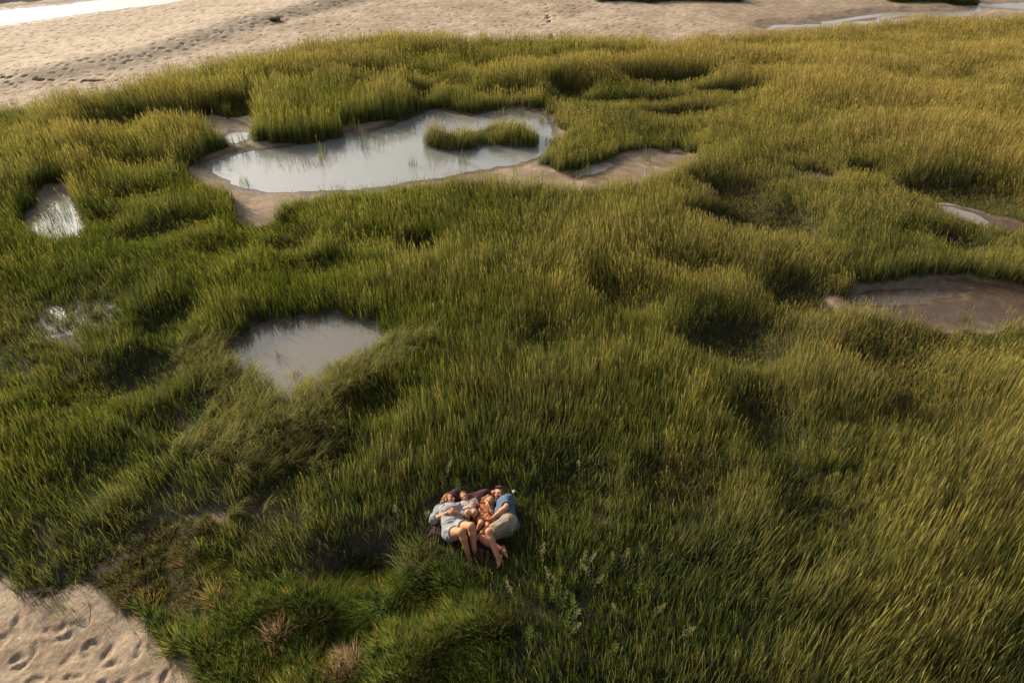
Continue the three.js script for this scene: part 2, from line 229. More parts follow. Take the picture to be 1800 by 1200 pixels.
// tiling grain of sand and mud
function grain(size, f, s) { const d = new Uint8Array(size * size * 4); for (let j = 0; j < size; j++) for (let i = 0; i < size; i++) { const v = f(i, j); d.set([v[0], v[1], v[2], 255], (j * size + i) * 4); } const t = new THREE.DataTexture(d, size, size); t.wrapS = t.wrapT = THREE.RepeatWrapping; t.magFilter = THREE.LinearFilter; t.minFilter = THREE.LinearMipmapLinearFilter; t.generateMipmaps = true; if (s) t.colorSpace = THREE.SRGBColorSpace; t.needsUpdate = true; return t; }
const periodic = (i, j, n, p, s) => { const x = i / n * p, y = j / n * p, a = Math.floor(x), b = Math.floor(y), u = fade(x - a), v = fade(y - b), q = (k, l) => hash((k + p) % p, (l + p) % p, s); return mix(mix(q(a, b), q(a + 1, b), u), mix(q(a, b + 1), q(a + 1, b + 1), u), v); };
const sandBump = grain(512, (i, j) => { let v = 0.3 * periodic(i, j, 512, 12, 1) + 0.3 * periodic(i, j, 512, 40, 2) + 0.25 * periodic(i, j, 512, 110, 3) + 0.15 * hash(i, j, 4); v *= 255; return [v, v, v]; });
const sandTint = grain(512, (i, j) => { const v = 196 + 34 * (periodic(i, j, 512, 9, 11) - 0.5) + 40 * (periodic(i, j, 512, 60, 12) - 0.5) + 34 * (hash(i, j, 13) - 0.5), w = 10 * (periodic(i, j, 512, 23, 14) - 0.5); return [v + w + 6, v, v - w - 6]; }, true);
const ripples = grain(512, (i, j) => { const v = 255 * (0.4 * periodic(i, j, 512, 22, 31) + 0.35 * periodic(i, j, 512, 55, 32) + 0.25 * periodic(i * 0.5, j, 512, 100, 33)); return [v, v, v]; });

{ // the ground: one sheet, dense where it is near and reaching to the horizon
  const zs = [400, 60, 12, 5, 2], us = [];
  for (let d = -1; d < 52;) { zs.push(-d - 0.001); d += 0.032 + 0.0017 * Math.max(d, 2); }
  for (let d = 53, s = 1.5; d < 2600; d += s, s *= 1.35) zs.push(-d);
  for (let i = 0; i <= 660; i++) us.push(i / 330 - 1);
  for (const u of [1.04, 1.1, 1.2, 1.4, 1.8, 2.6, 5, 12, 40]) { us.push(u); us.unshift(-u); }
  const nu = us.length, nz = zs.length, pos = new Float32Array(nu * nz * 3), col = new Float32Array(nu * nz * 3), uv = new Float32Array(nu * nz * 2), uv1 = new Float32Array(nu * nz * 2), ix = [];
  const DRY = [0.6, 0.51, 0.41], DAMP = [0.36, 0.285, 0.21], MUD = [0.125, 0.086, 0.06], SOIL = [0.045, 0.038, 0.024], STRAND = [0.54, 0.45, 0.35];
  const c3 = (a, b, t) => [mix(a[0], b[0], t), mix(a[1], b[1], t), mix(a[2], b[2], t)];
  for (let j = 0, n = 0; j < nz; j++) for (let i = 0; i < nu; i++, n++) {
    const z = zs[j], x = us[i] * (7.5 + 0.66 * Math.min(Math.max(-z, 0), 60)), L = land(x, z);
    pos.set([x, L.y, z], n * 3); uv.set([x / 2.2, -z / 2.2], n * 2); uv1.set([(x + 40) / 80, (-z + 5) / 60], n * 2);
    const pat = fbm(x * 0.9, z * 0.9, 4, 41), wet = clamp(L.wet + 0.42 * pat + 0.1 * noise2(x * 5, z * 5, 43));
    let c = wet < 0.5 ? c3(L.beach > 0.5 || L.kind > 0.5 ? DRY : STRAND, DAMP, wet * 2) : c3(DAMP, MUD, (wet * 2 - 1) * mix(0.25, 1, L.mud));
    c = c3(SOIL, c, sstep(0.1, 0.75, L.bare + 0.5 * pat));
    col.set(c, n * 3);
    if (i && j) ix.push(n - nu - 1, n - nu, n, n - nu - 1, n, n - 1);
  }
  const g = new THREE.BufferGeometry();
  g.setAttribute('position', new THREE.BufferAttribute(pos, 3)); g.setAttribute('color', new THREE.BufferAttribute(col, 3)); g.setAttribute('uv', new THREE.BufferAttribute(uv, 2)); g.setAttribute('uv1', new THREE.BufferAttribute(uv1, 2));
  g.setIndex(ix); g.computeVertexNormals();
  const N = 1024, rd = new Uint8Array(N * N * 4);
  for (let j = 0; j < N; j += 1) for (let i = 0; i < N; i++) {
    const x = (i + 0.5) / N * 80 - 40, z = 5 - (j + 0.5) / N * 60, zz = Math.abs(x) < 9 + 0.66 * -z ? land(x, z).wet : 0.3;
    const r = 255 * mix(0.95, 0.26, sstep(0.66, 1.0, zz + 0.1 * noise2(x * 3, z * 3, 90))); rd.set([r, r, r, 255], (j * N + i) * 4);
  }
  const rm = new THREE.DataTexture(rd, N, N); rm.channel = 1; rm.magFilter = rm.minFilter = THREE.LinearFilter; rm.needsUpdate = true;
  const m = new THREE.MeshStandardMaterial({ vertexColors: true, map: sandTint, bumpMap: sandBump, bumpScale: 0.012, roughness: 1, roughnessMap: rm });
  const o = put(new THREE.Mesh(g, m), 'ground');
  tag(o, 'sand, mud and soil of the salt marsh and its beach', 'ground', null, 'structure');
}
console.log('ground done');

// still water lies level in each hollow; its shore is where the ground comes up through it
function sheet(name, outline, level, color, label, grow = 0.5, rough = 0.03, ior = 1.9) {
  const cx = outline.reduce((a, p) => a + p[0], 0) / outline.length, cz = outline.reduce((a, p) => a + p[1], 0) / outline.length;
  const s = new THREE.Shape(outline.map(([x, z]) => { const d = Math.hypot(x - cx, z - cz) || 1, k = 1 + grow / d; return new THREE.Vector2((x - cx) * k, -(z - cz) * k); }));
  const g = new THREE.ShapeGeometry(s); g.rotateX(-Math.PI / 2);
  const uv = g.attributes.uv, p = g.attributes.position; for (let i = 0; i < uv.count; i++) uv.setXY(i, p.getX(i) / 3, p.getZ(i) / 3);
  const m = new THREE.MeshPhysicalMaterial({ color: rgb(...color), roughness: rough, ior, bumpMap: ripples, bumpScale: 0.0014 });
  const o = put(new THREE.Mesh(g, m), name); o.position.set(cx, level, cz);
  return tag(o, label, 'water', null, 'structure');
}
sheet('pond', WATER.A, LEVEL.A, [0.18, 0.185, 0.18], 'large still pond round the small grass island', 0.5, 0.03, 2.6);
sheet('pool', WATER.B, LEVEL.B, [0.18, 0.18, 0.17], 'small pool in the sandy inlet behind the large pond', 0.25, 0.03, 2.6);
sheet('pond', WATER.C, LEVEL.C, [0.12, 0.11, 0.09], 'bright little pond at the left edge with reeds in it', 0.3, 0.03, 2.4);
sheet('pool', WATER.D, LEVEL.D, [0.15, 0.13, 0.1], 'shallow water showing through sparse grass at the left', 0.25);
sheet('pond', WATER.E, LEVEL.E, [0.115, 0.1, 0.08], 'round grey pond nearest the lying family', 0.4, 0.03, 1.75);
sheet('pond', WATER.F, LEVEL.F, [0.09, 0.06, 0.043], 'brown muddy pond at the right edge under a tall grass bank', 0.4);
sheet('pool', WATER.G, LEVEL.G, [0.2, 0.18, 0.16], 'narrow pool among low grass at the right', 0.3);
sheet('pool', WATER.I, LEVEL.I, [0.2, 0.18, 0.16], 'puddle under the near side of the grassy spit', 0.2);
sheet('pool', WATER.J, LEVEL.J, [0.2, 0.18, 0.16], 'tiny puddle at the far end of the mud flat', 0.2);
sheet('pool', WATER.K, LEVEL.K, [0.2, 0.18, 0.16], 'sliver of water at the far edge of the marsh', 0.2);
sheet('river', WATER.R, LEVEL.R, [0.3, 0.3, 0.29], 'bright tidal river beyond the trodden beach', 0, 0.08);
sheet('pool', WATER.S, LEVEL.S, [0.26, 0.25, 0.24], 'shallow tide water at the far right corner', 0.5, 0.08);
sheet('rivulet', [[12.6, -38.6], [14, -41.3], [18, -43], [24, -44.8], [29, -46], [29.5, -43.6], [26, -42], [21, -40.2], [16, -39.3]], RILL_LEVEL, [0.3, 0.28, 0.26], 'thin branching rivulets on the far wet sand', 0, 0.06);
// ---------- grass ----------
function canopy(x, z) { // [height, share of straw (cut nearby, partly to paint in shade), density] of the sward
  let W = 1e-9, h = 0, g = 0, d = 0;
  for (const c of CANOPY) { const r = (x - c[0]) ** 2 + (z - c[1]) ** 2 + 0.3, w = 1 / (r * r); W += w; h += w * c[2]; g += w * c[3]; d += w * c[4]; }
  return [h / W, g / W, d / W];
}
// a blade is a tapering bent strip; a tuft is a handful of them with unit height
function bladeInto(G, x, z, az, h, w, lean, bend, face, c, head) {
  const n = head ? 4 : 3, b0 = G.p.length / 3, dx = Math.cos(az), dz = Math.sin(az), sx = Math.cos(face), sz = Math.sin(face);
  for (let k = 0; k <= n; k++) {
    const t = head ? [0, 0.45, 0.8, 0.9, 1][k] : k / n, off = 0.5 * h * (lean * t + bend * t * t), y = h * (t - 0.35 * bend * bend * t * t * t - 0.18 * bend * t * t);
    const ww = head ? w * [0.6, 0.5, 0.5, 1.3, 0.15][k] : w * [0.75, 1, 0.72, 0][k];
    const cx = x + dx * off, cz = z + dz * off, cc = head && k >= 3 ? [1.95, 1.6, 1.3] : c;
    const tl = Math.hypot(1, lean + 2 * bend * t), ny = -(lean + 2 * bend * t) / tl;
    for (const s of k === n && !head ? [0] : [-1, 1]) {
      G.p.push(cx + s * sx * ww / 2, y, cz + s * sz * ww / 2); G.c.push(...cc);
      const q = new THREE.Vector3(-sz, 0, sx); const up = q.x * dx + q.z * dz; q.y = ny * -up; q.normalize(); G.n.push(q.x, q.y, q.z);
    }
    if (k) { const a = b0 + (k - 1) * 2; if (k === n && !head) G.i.push(a, a + 1, a + 2); else G.i.push(a, a + 1, a + 3, a, a + 3, a + 2); }
  }
}
function geo(G) { const g = new THREE.BufferGeometry(); g.setAttribute('position', new THREE.Float32BufferAttribute(G.p, 3)); g.setAttribute('normal', new THREE.Float32BufferAttribute(G.n, 3)); g.setAttribute('color', new THREE.Float32BufferAttribute(G.c, 3)); g.setIndex(G.i); return g; }
function tuft(seed, { under = 22, tops = 12, radius = 0.16, width = 0.0085, lean = 0.2, bend = 0.15, stalks = 3, drift = 0, dead = 0.14 }) {
  const R = rng(seed), G = { p: [], n: [], c: [], i: [] }, spot = () => { const a = R() * 6.283, r = radius * Math.sqrt(R()); return [r * Math.cos(a), r * Math.sin(a)]; };
  const az = () => drift ? drift + (R() - 0.5) * 1.6 : R() * 6.283;
  for (let b = 0; b < under; b++) { const t = 0.42 + 0.35 * R(); bladeInto(G, ...spot(), az(), 0.35 + 0.4 * R(), width * 0.8 * (0.7 + 0.6 * R()), lean * 1.3 * R(), bend * (0.4 + R()), R() * 3.1416, [t * 0.9, t, t]); }  // low blades coloured darker, tall ones brighter: shade between stems painted in
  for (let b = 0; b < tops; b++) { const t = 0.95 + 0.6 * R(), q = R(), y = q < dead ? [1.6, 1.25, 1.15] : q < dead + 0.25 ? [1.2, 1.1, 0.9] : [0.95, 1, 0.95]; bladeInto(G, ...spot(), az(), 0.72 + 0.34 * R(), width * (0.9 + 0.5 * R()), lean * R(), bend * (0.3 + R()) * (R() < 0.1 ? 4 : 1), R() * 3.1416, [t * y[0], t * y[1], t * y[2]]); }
  for (let b = 0; b < stalks; b++) { const t = 0.8 + 0.4 * R(); bladeInto(G, ...spot(), R() * 6.283, 1.0 + 0.42 * R(), width * 1.3, lean * R(), bend * 0.6 * R(), R() * 3.1416, [1.85 * t, 1.55 * t, 1.2 * t], true); }
  return geo(G);
}
const leafy = (o = {}) => new THREE.MeshPhysicalMaterial({ vertexColors: true, side: THREE.DoubleSide, roughness: 0.95, transmission: 0.45, thickness: 0, specularIntensity: 0.15, ...o });
const grassMat = leafy();
const VIEW = (x, z, m = 2.5) => Math.abs(x) < 4.4 + 0.6 * -z + m;

class Sward { // many tufts of a few kinds, as one countless mass
  constructor(kinds) { this.kinds = kinds; this.m = kinds.map(() => []); this.c = kinds.map(() => []); }
  add(k, x, y, z, turn, w, h, lx, lz, c) {
    const s = Math.sin(turn) * w, q = Math.cos(turn) * w;
    this.m[k].push(q, 0, -s, 0, lx * h, h, lz * h, 0, s, 0, q, 0, x, y, z, 1); this.c[k].push(...c);
  }
  build(name, partName, label, category, kind = 'stuff') {
    const g = new THREE.Group();
    this.kinds.forEach((geom, k) => {
      const n = this.m[k].length / 16; if (!n) return;
      const im = new THREE.InstancedMesh(geom, grassMat, n); im.instanceMatrix.array.set(this.m[k]);
      im.instanceColor = new THREE.InstancedBufferAttribute(new Float32Array(this.c[k]), 3);
      im.userData.kind = 'stuff'; put(im, partName, g);
    });
    put(g, name); return tag(g, label, category, null, kind);
  }
}
const GREEN = [0.105, 0.132, 0.018], LUSH = [0.06, 0.09, 0.013], GOLD = [0.25, 0.22, 0.092], PALE = [0.29, 0.3, 0.11];
const m3 = (a, b, t) => [mix(a[0], b[0], t), mix(a[1], b[1], t), mix(a[2], b[2], t)];
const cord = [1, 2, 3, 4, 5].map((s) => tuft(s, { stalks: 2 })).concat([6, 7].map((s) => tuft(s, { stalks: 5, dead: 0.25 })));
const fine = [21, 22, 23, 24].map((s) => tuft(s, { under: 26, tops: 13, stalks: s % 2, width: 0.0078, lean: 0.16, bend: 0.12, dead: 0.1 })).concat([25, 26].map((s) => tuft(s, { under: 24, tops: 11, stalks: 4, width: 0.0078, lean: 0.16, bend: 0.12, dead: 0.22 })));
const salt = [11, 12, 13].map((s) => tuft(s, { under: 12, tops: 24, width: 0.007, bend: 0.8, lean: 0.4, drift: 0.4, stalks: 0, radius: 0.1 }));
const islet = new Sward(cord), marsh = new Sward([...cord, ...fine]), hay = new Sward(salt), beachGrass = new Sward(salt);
{
  const R = rng(2024), step = 0.128;
  for (let z = -2.6; z > -48; z -= step) for (let gx = -38; gx < 38; gx += step) {
    const x = gx + (R() - 0.5) * step * 1.5, zz = z + (R() - 0.5) * step * 1.5, r1 = R(), r2 = R(), r3 = R(), r4 = R();
    if (!VIEW(x, zz)) continue;
    const far = zz < -44.8 && ((x > 5.2 && x < 14 && zz < -45.4 - 0.4 * noise2(x * 0.6, 3)) || (x > 23 && x < 28.4 && zz < -45.3));
    if (zz < along(MARSH_EDGE, x) - 0.25 + 0.5 * noise2(x * 1.3, zz * 1.3, 71) && !far) { if (r1 > 0.004 || zz < along(MARSH_EDGE, x) - 2) continue; }
    const L = land(x, zz);
    const onIslet = L.y > -0.2 && sd(ISLET, x, zz) < 0.02 + 0.1 * noise2(x * 5, zz * 5, 8);
    if (L.sparse > 0.3 && r2 > 0.42) continue;
    if (L.bare > 0.45 && L.sparse < 0.3 && !onIslet && !far) { if (!(L.kind < 0.5 && L.beach < 0.3 && r1 < 0.03 * (1.25 - L.bare) + (sd(WATER.C, x, zz) < -0.1 && x > -13.6 ? 0.1 : 0))) continue; }
    const cv = sd(COVER, x, zz) + 0.3 * noise2(x * 2, zz * 2, 15);
    if (cv < -0.05) continue;
    const cl = sd(CLEARING, x, zz); if (cl < -0.04) continue;
    let [h, gold, dens] = canopy(x, zz);
    if (onIslet) { h = 0.46 * (1 + 0.5 * noise2(x * 1.4, zz * 1.4, 66)) * (1 - 0.6 * Math.exp(-(((x + 1.15) / 0.3) ** 2))); dens = 1.2; gold = 0.65; }
    if (far) { h = 0.6; gold = 0.15; dens = 1.2; }
    const n = fbm(x * 0.42, zz * 0.55, 3, 51), nf = noise2(x * 2.1, zz * 2.6, 52), k = onIslet || far ? 1 : hollow(x, zz);
    if (r2 > dens * mix(0.72, 1, sstep(7, 13, -zz)) * (1 - 0.35 * L.bare) + 0.25 * nf * (dens < 0.8)) continue;
    let hh = h * (1 + 0.42 * n + 0.08 * nf) * k * (0.9 + 0.18 * r3);
    hh *= mix(0.75, 1, sstep(0.0, 0.4, cl)) * mix(0.7, 1, sstep(0, 0.5, cv));
    hh = Math.max(hh * mix(1, 0.5, L.sparse), 0.13);
    gold = clamp(gold + 0.45 * n + 0.15 * nf + 0.2 * (r4 - 0.5));
    const hue = fbm(x * 0.3 + 7, zz * 0.3, 3, 57);
    let c = m3(m3(GREEN, LUSH, clamp(0.5 + hue * 1.4)), GOLD, gold * 0.62), v = 0.9 + 0.2 * r4; c = c.map((q) => q * v);
    const lx = -0.02 - 0.07 * sstep(2, 9, x) + 0.15 * noise2(x * 0.8, zz * 0.8, 81) + 0.08 * gold, lz = 0.12 * noise2(x * 0.8 + 9, zz * 0.8, 82);
    const wide = 0.9 + 0.25 * r3 + 0.25 * sstep(18, 40, -zz);
    const arch = sd(WATER.E, x, zz) < 0.9 && zz > -12.2 || (x > -6.6 && x < -3.4 && zz > -10.2 && zz < -7.2 && noise2(x * 0.9, zz * 0.9, 19) > -0.1);
    if (arch && r4 < 0.7) hay.add(Math.floor(r3 * 2.999), x, L.y, zz, (r1 - 0.5) * 1.6, 1, Math.max(hh * 1.3, 0.5), 0.15, 0, m3(c, PALE, 0.8));  // mixed towards pale: sun glint on the seeds painted into the colour
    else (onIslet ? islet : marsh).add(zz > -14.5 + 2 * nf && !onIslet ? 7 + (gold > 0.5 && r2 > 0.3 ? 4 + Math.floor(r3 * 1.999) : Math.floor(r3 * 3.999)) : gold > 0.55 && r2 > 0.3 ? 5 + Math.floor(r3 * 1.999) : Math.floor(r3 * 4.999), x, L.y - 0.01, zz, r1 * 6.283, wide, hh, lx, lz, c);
  }
}
console.log('tufts', marsh.m.reduce((a, q) => a + q.length / 16, 0), hay.m.reduce((a, q) => a + q.length / 16, 0));
marsh.build('marsh_grass', 'grass_blades', 'tall olive and straw cordgrass covering the salt marsh', 'grass');
hay.build('arching_grass', 'grass_blades', 'arching grass with sun glint put into its pale colour, round the near side of the grey pond', 'grass');
islet.build('grass_islet', 'grass_blades', 'low two-lobed grass islet standing in the large pond', 'islet', 'thing');

// the dense low cover by the near sand: stubby upright shoots and combed-over soft grass
function shoots(seed) {
  const R = rng(seed), G = { p: [], n: [], c: [], i: [] };
  for (let b = 0; b < 36; b++) {
    const a = R() * 6.283, r = 0.085 * Math.sqrt(R()), x = r * Math.cos(a), z = r * Math.sin(a), t = 0.75 + 0.5 * R(), tip = R() < 0.2 ? [1.9, 1.35, 0.8] : [1, 1, 1];
    for (let f = 0; f < 2; f++) bladeInto(G, x, z, a + (R() - 0.5), 0.55 + 0.45 * R(), 0.0095, 0.4 * r / 0.085 * R() + 0.05, 0.12, R() * 3.14, [t * tip[0], t * tip[1], t * tip[2]]);
  }
  return geo(G);
}
const lowCover = new Sward([shoots(31), shoots(32), shoots(33)]), softGrass = new Sward(salt);
{
  const R = rng(77), step = 0.085;
  for (let z = -3.2; z > -7.2; z -= step) for (let gx = -9.5; gx < 0.6; gx += step) {
    const x = gx + (R() - 0.5) * step * 1.6, zz = z + (R() - 0.5) * step * 1.6, r1 = R(), r2 = R(), r3 = R(), r4 = R();
    const s = sd(COVER, x, zz) + 0.3 * noise2(x * 2, zz * 2, 15);
    const L = land(x, zz), near = s < 0 ? mix(1, 0.15, L.sparse) : x < -3.2 && L.kind < 0.5 ? 0.3 * (1 - 0.6 * L.sparse) * sstep(2.6, 0.3, s) * sstep(-0.25, 0.35, noise2(x * 1.3, zz * 1.3, 23)) : 0;
    const seedling = L.sparse > 0.25 && r1 > near && r2 < 0.3;
    if ((r1 > near && !seedling) || L.kind > 0.6 || sd(CLEARING, x, zz) < 0.05) continue;
    const lump = fbm(x * 1.3, zz * 1.7, 3, 91), soft = sstep(-3.3, -2.6, x + 0.4 * lump) * sstep(-0.3, 0.1, noise2(x * 1.1 + 4, zz * 1.1, 92) + 0.15);
    const h = (0.19 + 0.26 * Math.max(0, lump + 0.2)) * (s < 0 ? 1 : 0.6) * (0.8 + 0.4 * r2) * sstep(0.4, -0.3, s - 0.2) * hollow(x, zz) + 0.05, v = 0.75 + 0.5 * r4;
    if (seedling) { lowCover.add(Math.floor(r4 * 2.999), x, L.y - 0.005, zz, r2 * 6.283, 0.5 + 0.4 * r3, 0.05 + 0.09 * r4, 0.2 * (r3 - 0.5), 0, (r3 > 0.55 ? [0.17, 0.14, 0.07] : [0.12, 0.14, 0.045]).map((q) => q * v)); continue; }
    if (soft > 0.5 && s < 0 && r2 < 0.4) { const dir = 3.4 * noise2(x * 1.4, zz * 1.4, 94); if (r3 < 0.75) softGrass.add(Math.floor(r4 * 2.999), x, L.y, zz, dir + (r3 - 0.5), 1, h * 1.3, 0.35 * Math.cos(dir), -0.35 * Math.sin(dir), m3([0.11, 0.18, 0.04], PALE, 0.1 + 0.25 * (r2 > 0.8)).map((q) => q * v)); }
    else lowCover.add(Math.floor(r4 * 2.999), x, L.y - 0.01, zz, r2 * 6.283, 0.9 + 0.3 * r3, h, 0.1 * noise2(x, zz, 95), 0, (r3 > 0.9 ? [0.24, 0.19, 0.06] : m3([0.09, 0.15, 0.028], [0.17, 0.21, 0.045], clamp(0.4 + lump))).map((q) => q * v));
  }
}
lowCover.build('marsh_samphire', 'shoots', 'dense dark green low shoots beside the near sand', 'ground cover');
softGrass.build('soft_grass', 'grass_blades', 'soft combed-over grass hummocks below the lying family', 'grass');
console.log('grass done');
const WOMAN = { at: [-0.95, 0, -6.87], head: [-0.118,0.210,-0.569], neck: [-0.149,0.160,-0.501], chest: [-0.108,0.190,-0.374], shR: [-0.274,0.160,-0.412], shL: [0.033,0.160,-0.464], elR: [-0.356,0.120,-0.232], wrR: [-0.126,0.310,-0.229], haR: [-0.054,0.350,-0.234], elL: [0.123,0.160,-0.266], wrL: [0.045,0.330,-0.228], haL: [-0.036,0.370,-0.247], belly: [-0.056,0.190,-0.143], pelvis: [-0.001,0.170,-0.003], hipR: [-0.055,0.160,0.065], hipL: [0.095,0.170,-0.052], knR: [0.158,0.500,0.275], knL: [0.304,0.500,0.174], anR: [0.242,0.100,0.386], anL: [0.350,0.100,0.333], toR: [0.278,0.060,0.450], toL: [0.378,0.060,0.411] };
const BOY = { at: [-0.68, 0, -7.22], head: [-0.122,0.240,-0.267], neck: [-0.082,0.220,-0.193], chest: [-0.045,0.200,-0.141], shR: [-0.142,0.200,-0.164], shL: [0.042,0.200,-0.216], elR: [-0.124,0.200,-0.052], wrR: [-0.041,0.290,-0.018], haR: [-0.011,0.300,-0.018], elL: [0.124,0.200,-0.126], wrL: [0.069,0.300,-0.084], haL: [0.045,0.310,-0.083], belly: [-0.018,0.190,-0.075], pelvis: [-0.003,0.160,0.004], hipR: [-0.044,0.160,0.019], hipL: [0.038,0.160,0.004], knR: [-0.053,0.360,0.145], knL: [0.063,0.360,0.138], anR: [-0.033,0.120,0.154], anL: [0.055,0.120,0.140], toR: [-0.022,0.090,0.174], toL: [0.055,0.090,0.167] };
const GIRL = { at: [-0.47, 0, -7.09], head: [0.087,0.240,-0.284], neck: [0.052,0.200,-0.234], chest: [0.024,0.190,-0.176], shR: [-0.038,0.180,-0.228], shL: [0.112,0.200,-0.205], elR: [-0.098,0.120,-0.186], wrR: [-0.124,0.120,-0.084], haR: [-0.128,0.120,-0.041], elL: [0.157,0.220,-0.065], wrL: [0.092,0.300,-0.148], haL: [0.074,0.310,-0.169], belly: [0.014,0.180,-0.088], pelvis: [0.005,0.160,0.004], hipR: [-0.030,0.160,0.012], hipL: [0.058,0.160,0.004], knR: [-0.037,0.350,0.230], knL: [0.066,0.300,0.251], anR: [-0.111,0.100,0.211], anL: [-0.119,0.100,0.368], toR: [-0.123,0.090,0.262], toL: [-0.142,0.080,0.403] };
const MAN = { at: [-0.04, 0, -6.93], head: [-0.165,0.270,-0.593], neck: [-0.116,0.260,-0.488], chest: [-0.067,0.280,-0.338], shR: [-0.153,0.170,-0.485], shL: [-0.031,0.400,-0.375], elR: [-0.225,0.120,-0.770], wrR: [-0.377,0.220,-0.581], haR: [-0.423,0.220,-0.505], elL: [-0.053,0.480,-0.151], wrL: [-0.250,0.330,-0.083], haL: [-0.286,0.280,-0.064], belly: [-0.054,0.260,-0.187], pelvis: [0.001,0.240,0.004], hipR: [-0.034,0.150,0.021], hipL: [-0.006,0.330,0.038], knL: [-0.325,0.360,0.242], knR: [-0.425,0.160,0.227], anL: [-0.187,0.140,0.539], anR: [-0.141,0.120,0.400], toL: [-0.232,0.100,0.674], toR: [-0.099,0.100,0.559] };
// ---------- the family lying on the blanket ----------
const V = (a) => new THREE.Vector3(...a);
const vadd = (a, b, s = 1) => [a[0] + b[0] * s, a[1] + b[1] * s, a[2] + b[2] * s], vsub = (a, b) => vadd(a, b, -1), vmix = (a, b, t) => [mix(a[0], b[0], t), mix(a[1], b[1], t), mix(a[2], b[2], t)];
const dot = (a, b) => a[0] * b[0] + a[1] * b[1] + a[2] * b[2], unit = (a) => { const l = Math.hypot(...a) || 1; return [a[0] / l, a[1] / l, a[2] / l]; }, cross = (a, b) => [a[1] * b[2] - a[2] * b[1], a[2] * b[0] - a[0] * b[2], a[0] * b[1] - a[1] * b[0]];
// tapered limb between two joints; cut = true ends it square at b (a sleeve, a trouser leg)
const limb = (a, b, ra, rb = ra, cut = false) => { const ba = vsub(b, a), l2 = dot(ba, ba) || 1e-9, l = Math.sqrt(l2), R = Math.max(ra, rb); return { lo: [0, 1, 2].map((k) => Math.min(a[k], b[k]) - R), hi: [0, 1, 2].map((k) => Math.max(a[k], b[k]) + R), f(x, y, z) { const px = x - a[0], py = y - a[1], pz = z - a[2], q = (px * ba[0] + py * ba[1] + pz * ba[2]) / l2, t = q < 0 ? 0 : q > 1 ? 1 : q, d = Math.hypot(px - ba[0] * t, py - ba[1] * t, pz - ba[2] * t) - (ra + (rb - ra) * t); return cut ? Math.max(d, (q - 1) * l) : d; } }; };
const blob = (c, r, ax) => { const [s, u, f] = ax ?? [[1, 0, 0], [0, 1, 0], [0, 0, 1]], R = Math.max(...r); return { lo: c.map((v) => v - R), hi: c.map((v) => v + R), f(x, y, z) { const p = [x - c[0], y - c[1], z - c[2]], a = dot(p, s) / r[0], b = dot(p, u) / r[1], d = dot(p, f) / r[2], k0 = Math.hypot(a, b, d), k1 = Math.hypot(a / r[0], b / r[1], d / r[2]); return k1 < 1e-9 ? -Math.min(...r) : k0 * (k0 - 1) / k1; } }; };
function field(parts, k, { carve = [], warp = null, keep = null } = {}) {
  return (x, y, z) => {
    let d = 1e3;
    for (const p of parts) {
      const far = Math.max(p.lo[0] - x, x - p.hi[0], p.lo[1] - y, y - p.hi[1], p.lo[2] - z, z - p.hi[2]);
      if (far > d + k) continue;
      const e = p.f(x, y, z), h = Math.max(k - Math.abs(d - e), 0) / k; d = Math.min(d, e) - h * h * k * 0.25;
    }
    for (const c of carve) { const e = -c.f(x, y, z), q = 0.01, h = Math.max(q - Math.abs(d - e), 0) / q; d = Math.max(d, e) + h * h * q * 0.25; }
    if (warp && d < 0.05) d += warp(x, y, z);
    if (keep) d = Math.max(d, keep(x, y, z));
    return d;
  };
}
